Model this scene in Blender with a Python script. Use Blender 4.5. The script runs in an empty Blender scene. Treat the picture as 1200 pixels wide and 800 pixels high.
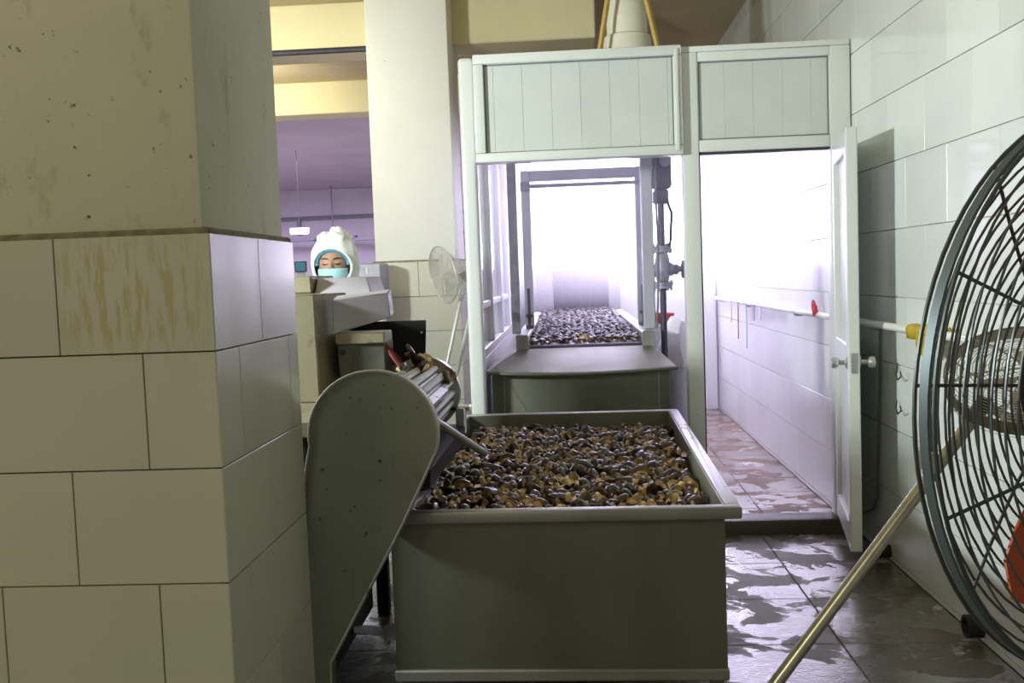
import bpy, bmesh, math, random
from mathutils import Vector, Matrix, Euler, noise
R = random.Random(7)
sc = bpy.context.scene
col = sc.collection
PI = math.pi

# ------------------------------------------------------------------ camera
FPX = 1150.0
CAM = Vector((0, 0, 1.385))
_Y = Vector((64, 80, -FPX)).normalized()
_X = Vector((1, .033, (64 + 80 * .033) / FPX)).normalized()
_X = (_X - _Y * _X.dot(_Y)).normalized()
_Z = _X.cross(_Y)
MC = Matrix((_X, _Y, _Z))
cam = bpy.data.cameras.new('camera')
cam.sensor_width = 36.0
cam.lens = FPX / 1200 * 36
cam.clip_start = .05
camo = bpy.data.objects.new('camera', cam)
col.objects.link(camo)
camo.matrix_world = Matrix.Translation(CAM) @ MC.to_4x4()
sc.camera = camo


def at(px, py, X=None, Y=None, Z=None):
    d = MC @ Vector(((px - 600) / FPX, -(py - 400) / FPX, -1))
    t = (X - CAM.x) / d.x if X is not None else (Y - CAM.y) / d.y if Y is not None else (Z - CAM.z) / d.z
    return CAM + d * t


# ------------------------------------------------------------------ world, exposure, large lights
w = bpy.data.worlds.new('world')
sc.world = w
w.use_nodes = True
w.node_tree.nodes['Background'].inputs[0].default_value = (.98, 1.0, .92, 1)
w.node_tree.nodes['Background'].inputs[1].default_value = .22
vs = sc.view_settings
vs.view_transform = 'Standard'
vs.look = 'None'
vs.exposure = 0
vs.gamma = 1
vs.use_curve_mapping = False
sc.cycles.use_denoising = True
sc.cycles.max_bounces = 8
sc.cycles.volume_bounces = 2
sc.cycles.sample_clamp_indirect = 6


def area(name, loc, target, sx, sy, power, color):
    l = bpy.data.lights.new(name, 'AREA')
    l.shape = 'RECTANGLE'
    l.size = sx
    l.size_y = sy
    l.energy = power
    l.color = color
    o = bpy.data.objects.new(name, l)
    col.objects.link(o)
    o.location = loc
    o.rotation_euler = (Vector(target) - Vector(loc)).to_track_quat('-Z', 'Y').to_euler()
    return o


COOL = (.91, 1.0, .985)
LILAC = (.74, .65, 1.0)
area('pendant_lamp_light', (-2.6, 2.50, 2.02), (.9, 4.4, 1.6), .30, .20, 165, COOL)
area('rear_warm_fill', (-2.2, -1.4, 2.9), (-1.2, 2.0, 1.2), 1.2, .6, 31, (1, .91, .58))  # unseen warm fill light, added to yellow the near column's front
area('hall_lamp_light', (-5.5, 15.0, 3.3), (-5.5, 15.0, 0), 5, 5, 950, LILAC)
area('inner_beam_fill', (-3.2, 9.0, 3.0), (-3.0, 10.6, 3.2), .8, .25, 22, (1, .96, .78))  # unseen fill light, added to brighten the deeper beam and nearby ceiling
area('aisle_fill', (-2.6, 6.2, 3.0), (-2.2, 8.0, 1.5), 1.2, .3, 24, (1, .97, .82))  # unseen fill light brightening the far column and front beam
area('booth_window_light', (.45, 9.55, 1.95), (.45, 5.0, 1.0), 1.7, .9, 46, LILAC)
area('booth_ceiling_light', (.45, 7.9, 2.36), (.45, 7.9, 0), 1.2, 3.0, 95, LILAC)


# ------------------------------------------------------------------ materials
def mat(name, c, rough=.5, metal=0., var=.10, vs_=3., bump=0., bs=60., rand=0., stains=(), stretch=(1, 1, 1), emit=None,
        alpha=None, trans=0., coat=0., rvar=0.):
    m = bpy.data.materials.new(name)
    m.use_nodes = True
    nt = m.node_tree
    N = nt.nodes
    L = nt.links
    b = N['Principled BSDF']
    b.inputs['Roughness'].default_value = rough
    b.inputs['Metallic'].default_value = metal
    b.inputs['Coat Weight'].default_value = coat
    b.inputs['Transmission Weight'].default_value = trans
    if alpha is not None:
        b.inputs['Alpha'].default_value = alpha
    if emit:
        b.inputs['Emission Color'].default_value = (*emit[:3], 1)
        b.inputs['Emission Strength'].default_value = emit[3]
    geo = N.new('ShaderNodeNewGeometry')
    mp = N.new('ShaderNodeMapping')
    mp.inputs['Scale'].default_value = stretch
    L.new(geo.outputs['Position'], mp.inputs['Vector'])
    n = N.new('ShaderNodeTexNoise')
    n.inputs['Scale'].default_value = vs_
    n.inputs['Detail'].default_value = 5
    L.new(mp.outputs['Vector'], n.inputs['Vector'])
    mr = N.new('ShaderNodeMapRange')
    mr.inputs['From Min'].default_value = .25
    mr.inputs['From Max'].default_value = .75
    mr.inputs['To Min'].default_value = 1 - var
    mr.inputs['To Max'].default_value = 1 + var
    L.new(n.outputs['Fac'], mr.inputs['Value'])
    val = mr.outputs['Result']
    if rand:
        oi = N.new('ShaderNodeObjectInfo')
        r2 = N.new('ShaderNodeMapRange')
        r2.inputs['To Min'].default_value = 1 - rand
        r2.inputs['To Max'].default_value = 1 + rand
        L.new(oi.outputs['Random'], r2.inputs['Value'])
        mu = N.new('ShaderNodeMath')
        mu.operation = 'MULTIPLY'
        L.new(val, mu.inputs[0])
        L.new(r2.outputs['Result'], mu.inputs[1])
        val = mu.outputs[0]
    vm = N.new('ShaderNodeVectorMath')
    vm.operation = 'SCALE'
    vm.inputs[0].default_value = c
    L.new(val, vm.inputs['Scale'])
    out = vm.outputs['Vector']
    for (sc_c, sscale, lo, hi, sstr, box) in stains:
        mp2 = N.new('ShaderNodeMapping')
        mp2.inputs['Scale'].default_value = sstr
        L.new(geo.outputs['Position'], mp2.inputs['Vector'])
        sn = N.new('ShaderNodeTexNoise')
        sn.inputs['Scale'].default_value = sscale
        sn.inputs['Detail'].default_value = 6
        sn.inputs['Roughness'].default_value = .65
        L.new(mp2.outputs['Vector'], sn.inputs['Vector'])
        sr = N.new('ShaderNodeMapRange')
        sr.inputs['From Min'].default_value = lo
        sr.inputs['From Max'].default_value = hi
        L.new(sn.outputs['Fac'], sr.inputs['Value'])
        fac = sr.outputs['Result']
        if box:   # the stain keeps to its own place on the thing
            sx = N.new('ShaderNodeSeparateXYZ')
            L.new(geo.outputs['Position'], sx.inputs[0])
            for ax, a0, a1 in box:
                for (lo_, hi_) in ((a0 - .06, a0 + .02), (a1 + .06, a1 - .02)):
                    q = N.new('ShaderNodeMapRange')
                    q.inputs['From Min'].default_value = lo_
                    q.inputs['From Max'].default_value = hi_
                    L.new(sx.outputs[ax], q.inputs['Value'])
                    mm = N.new('ShaderNodeMath')
                    mm.operation = 'MULTIPLY'
                    L.new(fac, mm.inputs[0])
                    L.new(q.outputs['Result'], mm.inputs[1])
                    fac = mm.outputs[0]
        mx = N.new('ShaderNodeMix')
        mx.data_type = 'RGBA'
        L.new(fac, mx.inputs[0])
        L.new(out, mx.inputs[6])
        mx.inputs[7].default_value = (*sc_c, 1)
        out = mx.outputs[2]
    L.new(out, b.inputs['Base Color'])
    if rvar:
        rr = N.new('ShaderNodeMapRange')
        rr.inputs['From Min'].default_value = .3
        rr.inputs['From Max'].default_value = .7
        rr.inputs['To Min'].default_value = max(.02, rough - rvar)
        rr.inputs['To Max'].default_value = rough + rvar
        L.new(n.outputs['Fac'], rr.inputs['Value'])
        L.new(rr.outputs['Result'], b.inputs['Roughness'])
    if bump:
        bn = N.new('ShaderNodeTexNoise')
        bn.inputs['Scale'].default_value = bs
        bn.inputs['Detail'].default_value = 4
        L.new(mp.outputs['Vector'], bn.inputs['Vector'])
        bp = N.new('ShaderNodeBump')
        bp.inputs['Strength'].default_value = bump
        bp.inputs['Distance'].default_value = .01
        L.new(bn.outputs['Fac'], bp.inputs['Height'])
        L.new(bp.outputs['Normal'], b.inputs['Normal'])
    return m


S1 = (1, 1, 1)
DIRT = (.12, .10, .05)
M = {}
M['plaster'] = mat('column_plaster', (.68, .66, .51), .8, var=.07, vs_=2.2, bump=.15, bs=30,
                   stains=((DIRT, 34, .655, .70, S1, None), ((.34, .30, .18), 9, .60, .78, (1, 1, .4), None)))
M['plaster_white'] = mat('white_plaster', (.88, .87, .79), .8, var=.05, vs_=2, bump=.08, bs=30,
                         stains=(((.35, .30, .2), 20, .73, .78, S1, None),))
M['tile_col'] = mat('column_tile', (.60, .585, .47), .22, var=.05, vs_=2.5, rand=.04, bump=.03, bs=25, coat=.2,
                    stains=(((.52, .46, .24), 34, .48, .56, (1.6, 1, .22), ((0, -1.05, -.79), (2, 1.28, 1.47), (1, 1.9, 2.06))),
                            (DIRT, 40, .72, .76, S1, None)))
M['grout'] = mat('dark_grout', (.10, .09, .05), .9, var=.3, vs_=20, bump=.3)
M['mortar'] = mat('dirty_mortar', (.24, .22, .14), .9, var=.35, vs_=30, bump=.6, bs=90)
M['grout_pale'] = mat('pale_grout', (.50, .51, .46), .9, var=.2, vs_=20)
M['tile_wall'] = mat('wall_tile', (.74, .77, .74), .18, var=.04, vs_=3, rand=.05, bump=.03, bs=18, coat=.3)
M['upvc'] = mat('white_plastic_frame', (.70, .72, .69), .28, var=.03, vs_=4, coat=.2)
M['plank'] = mat('white_plastic_plank', (.60, .63, .60), .4, var=.04, vs_=5, rand=.02)
M['gasket'] = mat('black_gasket', (.02, .02, .02), .6)
M['ceil'] = mat('ceiling_paint', (.52, .43, .26), .9, var=.12, vs_=1.5)
M['hall_ceil'] = mat('hall_ceiling_paint', (.60, .54, .56), .9, var=.08, vs_=1.5)
M['beam'] = mat('cream_beam_paint', (.80, .72, .44), .8, var=.08, vs_=2,
                stains=(((.45, .38, .25), 6, .66, .8, (.5, 1, 1), None),))
M['hall_wall'] = mat('hall_wall_paint', (.72, .66, .74), .8, var=.05)
M['steel'] = mat('dull_steel', (.21, .215, .165), .45, .6, var=.16, vs_=5, stretch=(1, 1, .35), bump=.04, bs=120, rvar=.08,
                 stains=((DIRT, 22, .70, .76, S1, None),))
M['steel_guard'] = mat('guard_steel', (.27, .285, .21), .5, .6, var=.12, vs_=4, rvar=.08,
                       stains=(((.07, .06, .03), 26, .635, .68, S1, None), ((.2, .16, .08), 8, .64, .75, (1, 1, .6), None)))
M['steel_bright'] = mat('bright_steel', (.70, .69, .73), .32, .8, var=.08, vs_=12, rvar=.06)
M['steel_matt'] = mat('matt_sheet_steel', (.38, .37, .35), .45, .55, var=.12, vs_=6, rvar=.1,
                      stains=(((.16, .12, .07), 14, .66, .74, S1, None),))
M['steel_rust'] = mat('stained_machine_steel', (.25, .22, .145), .5, .45, var=.15, vs_=5,
                      stains=(((.10, .07, .03), 11, .58, .70, (1, 1, .6), None),))
M['steel_shaded'] = mat('shade_darkened_steel', (.10, .10, .08), .5, .5, var=.25, vs_=9)  # the knife box's shade is put into this steel's colour
M['hood_steel_lit'] = mat('lilac_lit_hood_steel', (.42, .395, .45), .45, .25, var=.08, vs_=8, stains=(((.16, .12, .10), 16, .66, .72, S1, None),))  # lilac light on hood and hopper top is put into the colour
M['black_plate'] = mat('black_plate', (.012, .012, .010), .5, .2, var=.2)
M['rubber'] = mat('black_rubber', (.02, .02, .02), .7)
M['red_rubber'] = mat('dark_red_rubber', (.16, .02, .025), .6, var=.3, vs_=30)
M['red'] = mat('red_plastic', (.55, .03, .04), .4)
M['yellow'] = mat('yellow_rubber', (.50, .36, .015), .55, var=.2, vs_=25, bump=.2, bs=50)
M['pvc'] = mat('white_pipe', (.80, .80, .76), .35, var=.05)
M['dark_iron'] = mat('dark_iron', (.07, .065, .085), .5, .5, var=.2, vs_=20)
M['grey_iron'] = mat('grey_iron', (.33, .32, .37), .5, .4, var=.2, vs_=20)
M['lilac_steel'] = mat('painted_steel', (.50, .49, .54), .45, .3, var=.08)
M['fan_wire'] = mat('fan_wire', (.10, .11, .11), .4, .7, var=.1)
M['fan_band'] = mat('fan_band', (.14, .17, .18), .45, .6, var=.12)
M['fan_white'] = mat('pale_fan_wire', (.60, .60, .54), .4, .2)
M['fan_blade'] = mat('orange_fan_blade', (.55, .09, .02), .4)
M['fan_leg'] = mat('worn_steel_tube', (.52, .50, .42), .3, .85, var=.15, vs_=30)
M['cream_plastic'] = mat('cream_plastic', (.78, .75, .62), .5)
M['wood'] = mat('yellow_wood', (.62, .42, .12), .7, var=.15, vs_=12)
M['card'] = mat('cardboard', (.45, .30, .15), .8, var=.12)
M['white_bag'] = mat('white_sack', (.80, .78, .82), .6, var=.06, bump=.3, bs=20)
M['belt'] = mat('dark_belt', (.05, .045, .055), .4, var=.25, vs_=20)
M['water'] = mat('brown_wash_water', (.018, .012, .008), .06, var=.2, bump=.05, bs=30)
M['curtain'] = mat('grey_strip_curtain', (.035, .033, .042), .7, var=.2, vs_=8)
M['coat'] = mat('white_coat_cloth', (.80, .81, .82), .75, var=.05, bump=.15, bs=40)
M['hood'] = mat('white_hood_cloth', (.84, .86, .84), .75, var=.05, vs_=20, bump=.3, bs=30)
M['blue_cap'] = mat('blue_cap_cloth', (.10, .30, .42), .75, var=.1)
M['mask'] = mat('light_blue_mask', (.40, .72, .78), .7, var=.06, bump=.2, bs=50)
M['skin'] = mat('skin', (.40, .235, .155), .55, var=.06, vs_=12)
M['hair'] = mat('dark_hair', (.02, .015, .012), .5)
M['trousers'] = mat('white_trousers_cloth', (.72, .73, .74), .8)
M['lamp_on'] = mat('lit_tube', (1, 1, 1), .5, emit=(.93, 1, .92, 6))
M['lamp_lilac'] = mat('lit_lilac_tube', (1, 1, 1), .5, emit=(.88, .80, 1, 12))
M['pane_lit'] = mat('daylit_pane', (.9, .9, .9), .4, emit=(.93, .88, 1.0, 14))
M['glass'] = mat('frosted_glass', (.80, .80, .86), .12, alpha=.45, coat=.5)
M['door_pane'] = mat('milky_door_pane', (.82, .84, .84), .2, alpha=.8)
M['hose'] = mat('grey_hose', (.16, .17, .17), .6)
M['shroom_cap'] = mat('wet_dark_mushroom_cap', (.055, .030, .016), .28, var=.5, vs_=30, rand=.5, bump=.25, bs=60, coat=.3)
M['shroom_gill'] = mat('tan_mushroom_gill', (.64, .43, .20), .4, var=.45, vs_=40, rand=.5, bump=.3, bs=90, coat=.25)
M['shroom_stem'] = mat('pale_mushroom_stem', (.70, .52, .28), .4, var=.3, vs_=40, rand=.4, bump=.2, bs=90, coat=.25)


M['shroom_soaked_dim'] = mat('soaked_dim_mushroom_cap', (.022, .016, .014), .4, var=.5, vs_=30, bump=.3, bs=60)  # soaked caps, darkened further to put the dim belt light into their colour


def floor_mat(name, c, seed):
    m = bpy.data.materials.new(name)
    m.use_nodes = True
    N = m.node_tree.nodes
    L = m.node_tree.links
    b = N['Principled BSDF']
    geo = N.new('ShaderNodeNewGeometry')

    def nz(scale, detail=5, dist=0., st=(1, 1, 1), off=0):
        mp = N.new('ShaderNodeMapping')
        mp.inputs['Scale'].default_value = st
        mp.inputs['Location'].default_value = (seed + off, seed * 1.7, 0)
        L.new(geo.outputs['Position'], mp.inputs['Vector'])
        n = N.new('ShaderNodeTexNoise')
        n.inputs['Scale'].default_value = scale
        n.inputs['Detail'].default_value = detail
        n.inputs['Distortion'].default_value = dist
        n.inputs['Roughness'].default_value = .62
        L.new(mp.outputs['Vector'], n.inputs['Vector'])
        return n.outputs['Fac']

    def rng(s, a, bb, lo=0., hi=1.):
        r = N.new('ShaderNodeMapRange')
        r.inputs['From Min'].default_value = a
        r.inputs['From Max'].default_value = bb
        r.inputs['To Min'].default_value = lo
        r.inputs['To Max'].default_value = hi
        L.new(s, r.inputs['Value'])
        return r.outputs['Result']
    wet = rng(nz(3.8, 12, .4), .475, .505)
    foam = rng(nz(5.0, 7, 1.0, off=9), .60, .64)
    grain = rng(nz(14, 6), .25, .75, .72, 1.25)
    oi = N.new('ShaderNodeObjectInfo')
    rnd = N.new('ShaderNodeMapRange')
    rnd.inputs['To Min'].default_value = .85
    rnd.inputs['To Max'].default_value = 1.12
    L.new(oi.outputs['Random'], rnd.inputs['Value'])
    mu = N.new('ShaderNodeMath')
    mu.operation = 'MULTIPLY'
    L.new(grain, mu.inputs[0])
    L.new(rnd.outputs['Result'], mu.inputs[1])
    vm = N.new('ShaderNodeVectorMath')
    vm.operation = 'SCALE'
    vm.inputs[0].default_value = c
    L.new(mu.outputs[0], vm.inputs['Scale'])
    mx = N.new('ShaderNodeMix')
    mx.data_type = 'RGBA'
    L.new(foam, mx.inputs[0])
    L.new(vm.outputs['Vector'], mx.inputs[6])
    mx.inputs[7].default_value = (.50, .50, .48, 1)
    L.new(mx.outputs[2], b.inputs['Base Color'])
    ro = rng(wet, 0, 1, .45, .07)
    L.new(ro, b.inputs['Roughness'])
    L.new(rng(wet, 0, 1, .03, 1.), b.inputs['Coat Weight'])
    b.inputs['Coat Roughness'].default_value = .04
    bh = N.new('ShaderNodeMath')
    bh.operation = 'MULTIPLY_ADD'
    L.new(nz(85, 4, .2, off=3), bh.inputs[0])
    bh.inputs[1].default_value = 1.0
    L.new(rng(nz(26, 2, .3, off=5), 0, 1, 0, .8), bh.inputs[2])
    L.new(rng(wet, 0, 1, .15, .6), b.inputs['Specular IOR Level'])
    bp = N.new('ShaderNodeBump')
    bp.inputs['Strength'].default_value = .27
    bp.inputs['Distance'].default_value = .006
    L.new(bh.outputs[0], bp.inputs['Height'])
    L.new(bp.outputs['Normal'], b.inputs['Normal'])
    L.new(bp.outputs['Normal'], b.inputs['Coat Normal'])
    return m


M['floor'] = floor_mat('wet_floor_tile', (.16, .14, .105), 3.1)
M['floor_brown'] = floor_mat('wet_brown_floor_tile', (.17, .105, .07), 11.3)
M['hall_floor'] = mat('damp_hall_floor', (.22, .20, .19), .35, var=.2, vs_=2, rvar=.12)
M['floor_slab'] = mat('floor_bed', (.11, .10, .075), .45, var=.2)


# ------------------------------------------------------------------ mesh helpers
class MB:
    def __init__(s):
        s.v = []
        s.f = []
        s.m = []

    def face(s, idx, mi=0):
        s.f.append(idx)
        s.m.append(mi)

    def poly(s, pts, mi=0):
        b = len(s.v)
        s.v += [Vector(p) for p in pts]
        s.face(tuple(range(b, b + len(pts))), mi)
        return s

    def hexa(s, p, mi=0):     # 8 points: bottom ring 4, top ring 4 (anticlockwise from above)
        b = len(s.v)
        s.v += [Vector(q) for q in p]
        for f in ((3, 2, 1, 0), (4, 5, 6, 7), (0, 1, 5, 4), (1, 2, 6, 5), (2, 3, 7, 6), (3, 0, 4, 7)):
            s.face(tuple(b + i for i in f), mi)
        return s

    def box(s, x0, x1, y0, y1, z0, z1, mi=0):
        return s.hexa([(x0, y0, z0), (x1, y0, z0), (x1, y1, z0), (x0, y1, z0),
                       (x0, y0, z1), (x1, y0, z1), (x1, y1, z1), (x0, y1, z1)], mi)

    def prism(s, pts, off, mi=0):   # closed outline of 3D points, pushed along off
        n = len(pts)
        b = len(s.v)
        off = Vector(off)
        s.v += [Vector(p) for p in pts] + [Vector(p) + off for p in pts]
        s.face(tuple(range(b, b + n)), mi)
        s.face(tuple(range(b + 2 * n - 1, b + n - 1, -1)), mi)
        for i in range(n):
            j = (i + 1) % n
            s.face((b + j, b + i, b + n + i, b + n + j), mi)
        return s

    def tube(s, pts, r, seg=8, closed=False, mi=0, flat=None):
        pts = [Vector(p) for p in pts]
        n = len(pts)
        rs = r if isinstance(r, (list, tuple)) else [r] * n
        b = len(s.v)
        up = None
        for i, p in enumerate(pts):
            if closed:
                t = pts[(i + 1) % n] - pts[i - 1]
            else:
                t = pts[min(i + 1, n - 1)] - pts[max(i - 1, 0)]
            t.normalize()
            if up is None:
                up = Vector((0, 0, 1)) if abs(t.z) < .9 else Vector((1, 0, 0))
            u = up - t * up.dot(t)
            if u.length < 1e-5:
                u = t.orthogonal()
            u.normalize()
            up = u
            wv = t.cross(u)
            for k in range(seg):
                a = 2 * PI * k / seg
                s.v.append(p + (u * math.cos(a) + wv * math.sin(a)) * rs[i])
        for i in range(n if closed else n - 1):
            j = (i + 1) % n
            for k in range(seg):
                l = (k + 1) % seg
                s.face((b + i * seg + k, b + i * seg + l, b + j * seg + l, b + j * seg + k), mi)
        if not closed:
            s.face(tuple(b + k for k in range(seg - 1, -1, -1)), mi)
            e = b + (n - 1) * seg
            s.face(tuple(e + k for k in range(seg)), mi)
        return s

    def lathe(s, prof, o, ax, seg=24, mi=0, mis=None, close=False):  # prof: (radius, height) along ax from o
        ax = Vector(ax).normalized()
        u = ax.orthogonal().normalized()
        wv = ax.cross(u)
        o = Vector(o)
        b = len(s.v)
        n = len(prof)
        for r, h in prof:
            for k in range(seg):
                a = 2 * PI * k / seg
                s.v.append(o + ax * h + (u * math.cos(a) + wv * math.sin(a)) * max(r, 1e-4))
        for i in range(n if close else n - 1):
            j = (i + 1) % n
            for k in range(seg):
                l = (k + 1) % seg
                s.face((b + i * seg + k, b + i * seg + l, b + j * seg + l, b + j * seg + k), mis[i] if mis else mi)
        if not close:
            s.face(tuple(b + k for k in range(seg - 1, -1, -1)), mis[0] if mis else mi)
            e = b + (n - 1) * seg
            s.face(tuple(e + k for k in range(seg)), mis[-1] if mis else mi)
        return s

    def ell(s, c, rx, ry, rz, seg=16, rings=10, rot=None, mi=0):
        b = len(s.v)
        c = Vector(c)
        for i in range(rings + 1):
            th = PI * i / rings
            for k in range(seg):
                a = 2 * PI * k / seg
                p = Vector((rx * math.sin(th) * math.cos(a), ry * math.sin(th) * math.sin(a), rz * math.cos(th)))
                if rot:
                    p = rot @ p
                s.v.append(c + p)
        for i in range(rings):
            for k in range(seg):
                l = (k + 1) % seg
                s.face((b + i * seg + k, b + (i + 1) * seg + k, b + (i + 1) * seg + l, b + i * seg + l), mi)
        return s

    def mesh(s, name, mats, org=(0, 0, 0), bevel=0., smooth=35, bseg=1, weld=False):
        me = bpy.data.meshes.new(name)
        o = Vector(org)
        me.from_pydata([tuple(p - o) for p in s.v], [], s.f)
        mats = mats if isinstance(mats, (list, tuple)) else [mats]
        for m in mats:
            me.materials.append(M[m])
        for p, mi in zip(me.polygons, s.m):
            p.material_index = mi
        bm = bmesh.new()
        bm.from_mesh(me)
        if weld:
            bmesh.ops.remove_doubles(bm, verts=bm.verts, dist=1e-4)
        bmesh.ops.recalc_face_normals(bm, faces=bm.faces)
        if bevel:
            es = [e for e in bm.edges if e.is_manifold and e.calc_face_angle(0) > math.radians(40)]
            bmesh.ops.bevel(bm, geom=es, offset=bevel, segments=bseg, affect='EDGES', profile=.5, clamp_overlap=True)
        bm.to_mesh(me)
        bm.free()
        if smooth:
            me.shade_smooth()
            me.set_sharp_from_angle(angle=math.radians(smooth))
        return me


def link(name, me, parent=None, loc=None):
    o = bpy.data.objects.new(name, me)
    col.objects.link(o)
    if parent is not None:
        o.parent = parent
    if loc is not None:
        o.location = loc
    return o


def org(o):
    """world place of a thing's empty (parts sit at its origin)"""
    p = Vector((0, 0, 0))
    while o is not None:
        p += o.location
        o = o.parent
    return p


def part(name, mb, m, parent, **k):
    return link(name, mb.mesh(name, m, org(parent), **k), parent)


def tag(o, label, cat=None, group=None, kind=None):
    if label:
        o['label'] = label
    if cat:
        o['category'] = cat
    if group:
        o['group'] = group
    if kind:
        o['kind'] = kind
    return o


def thing(name, label, cat, loc, group=None, kind=None):
    o = link(name, None, None, Vector(loc))
    o.empty_display_size = .1
    return tag(o, label, cat, group, kind)


def single(name, mb, m, label, cat, base, group=None, kind=None, **k):
    o = link(name, mb.mesh(name, m, base, **k), None, Vector(base))
    return tag(o, label, cat, group, kind)


def struct(name, mb, m, label, cat, base=(0, 0, 0), **k):
    return single(name, mb, m, label, cat, base, kind='structure', **k)


_tile_cache = {}


def tile_obj(name, parent, c, u, v, nrm, wu, wv, th, m, ch=.004):
    """one tile with chamfered front edge; c = centre of its back, u/v/nrm unit axes; mesh shared by size"""
    key = (name, tuple(u), tuple(v), tuple(nrm), round(wu, 4), round(wv, 4), th, m)
    me = _tile_cache.get(key)
    if me is None:
        u, v, nrm = Vector(u), Vector(v), Vector(nrm)
        b = MB()
        a, d = wu / 2, wv / 2
        ring = lambda a, d, h: [u * sx * a + v * sy * d + nrm * h for sx, sy in ((-1, -1), (1, -1), (1, 1), (-1, 1))]
        b.v = ring(a, d, 0) + ring(a, d, th - ch) + ring(a - ch, d - ch, th)
        for i in range(4):
            j = (i + 1) % 4
            b.face((i, j, 4 + j, 4 + i))
            b.face((4 + i, 4 + j, 8 + j, 8 + i))
        b.face((8, 9, 10, 11))
        me = b.mesh(name, m, smooth=0)
        _tile_cache[key] = me
    o = link(name, me, parent)
    o.location = Vector(c) - org(parent)
    return o


# ================================================================== the setting
WX = 1.46      # right wall face
BY = 5.14      # booth front
EY = 9.70      # booth end wall
CZ = 3.45      # ceiling

floor = struct('floor', MB().box(-12, WX + .2, -2.5, 22, -.15, -.022), 'floor_slab',
               'wet tiled floor running under the tank and through the booth door', 'floor')
G = .003
ny = 0
y = 5.06
while y > -.5:                                # grey tiles of the near floor
    x = 1.458
    while x > -2.0:
        tile_obj('floor_tile', floor, (x - .25, y - .25, -.022), (1, 0, 0), (0, 1, 0), (0, 0, 1), .5 - G, .5 - G,
                 .022, 'floor', .003)
        x -= .5
    y -= .5
yy = 5.22
while yy < 9.6:                               # brown tiles inside the booth
    x = 1.458
    while x > -.5:
        tile_obj('floor_tile', floor, (x - .2, yy + .2, -.022), (1, 0, 0), (0, 1, 0), (0, 0, 1), .4 - G, .4 - G, .022, 'floor_brown', .003)
        x -= .4
    yy += .4
hb = MB().box(-12, -2.06, -.5, 22, -.03, 0)
hb.box(-2.06, -.55, 5.06, 22, -.03, 0)
part('hall_paving', hb, 'hall_floor', floor)

kerb = struct('trim_1', MB().box(.69, 1.446, 5.06, 5.22, -.02, .075), 'floor_slab', 'low grey kerb across the booth doorway',
              'kerb', (1.0, BY, 0), bevel=.012, bseg=2)
kerb2 = struct('trim_2', MB().box(-.523, .61, 5.06, 5.22, -.02, .075), 'floor_slab', 'low grey kerb under the booth conveyor opening',
               'kerb', (0, BY, 0), bevel=.012, bseg=2)

wall_right = struct('wall_right', MB().box(WX + .008, WX + .25, -.5, 12.5, 0, CZ), 'grout_pale',
                    'white tiled side wall with a rail pipe along it', 'wall', (WX, 5, 0))
row = 0
z0 = 0.025 - .3
while z0 < 3.3:
    a = max(z0, 0)
    h = z0 + .3 - a
    if h > .02:
        t = 1.1 + (.23 if row % 2 else 0)
        while t < 10.3:
            tile_obj('tile', wall_right, (WX + .01, t + .23, a + h / 2), (0, 1, 0), (0, 0, 1), (-1, 0, 0),
                     .46 - .002, h - .0045, .012, 'tile_wall', .0007)
            t += .46
    row += 1
    z0 += .3

# ceiling, beams
struct('ceiling', MB().box(-12, WX + .25, -2.5, 12.2, CZ, CZ + .15), 'ceil', 'brownish painted ceiling slab over the booth', 'ceiling', (0, 6, CZ))
struct('ceiling_hall', MB().box(-12, WX + .25, 12.2, 22, CZ, CZ + .15), 'hall_ceil', 'lilac lit ceiling of the far hall', 'ceiling', (-5, 17, CZ))
tb = struct('trim_3', MB().box(-12, .27, 7.35, 7.75, 3.10, CZ), 'beam', 'cream painted beam just behind the far column', 'beam', (-4, 7.5, CZ), bevel=.01)
struct('trim_4', MB().box(-12, WX, 10.15, 10.5, 3.12, CZ), 'beam', 'cream painted beam deeper over the far hall', 'beam', (-4, 10.3, CZ), bevel=.01)
dp = single('dark_ceiling_pipe', MB().tube([(-9, 7.28, 3.085), (-.9, 7.28, 3.085)], .022, 8), 'dark_iron',
            'thin dark pipe under the front edge of the cream beam', 'pipe', (-4, 7.28, 3.085))
struct('wall_far', MB().box(-14, -.6, 21.9, 22.1, 0, CZ), 'hall_wall', 'pale lilac end wall of the far hall', 'wall', (-6, 22, 0))
single('wall_conduit', MB().tube([(-12, 21.85, 2.80), (-2, 21.85, 2.83)], .045, 8).tube([(-5.95, 21.85, 2.82), (-5.95, 21.85, 2.45)], .045, 6),
       'grey_iron', 'thin grey conduit high on the lilac hall wall', 'conduit', (-6, 21.85, 2.8))
hb = MB()
for i in range(9):
    hb.box(-9 + i * .9, -8.1 + i * .9, 20.9, 21.2, 2.28 + .03 * math.sin(i * 2.1), 2.34 + .03 * math.sin(i * 2.1))
for i in range(3):
    hb.tube([(-8 + i * 3, 21.05, 2.3), (-8 + i * 3, 21.05, CZ)], .015, 6)
single('cable_tray', hb, 'grey_iron', 'dark cable tray hung across the far hall', 'cable tray', (-6, 21, 2.3))
fl = thing('tube_lamp', 'lit white tube lamp hanging beside the hooded worker in the far hall', 'lamp', (-4.1, 15.2, 2.1))
c = at(351, 272, Y=15.2)
fl.location = c
part('lamp_body', MB().box(c.x - .15, c.x + .15, 15.2, 15.26, c.z + .02, c.z + .07), 'upvc', fl)
part('cord', MB().tube([(c.x, 15.23, c.z + .07), (c.x, 15.23, CZ)], .004, 5), 'dark_iron', fl)
part('tube', MB().tube([(c.x - .14, 15.2, c.z), (c.x + .14, 15.2, c.z)], .03, 8), 'lamp_on', fl)


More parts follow.
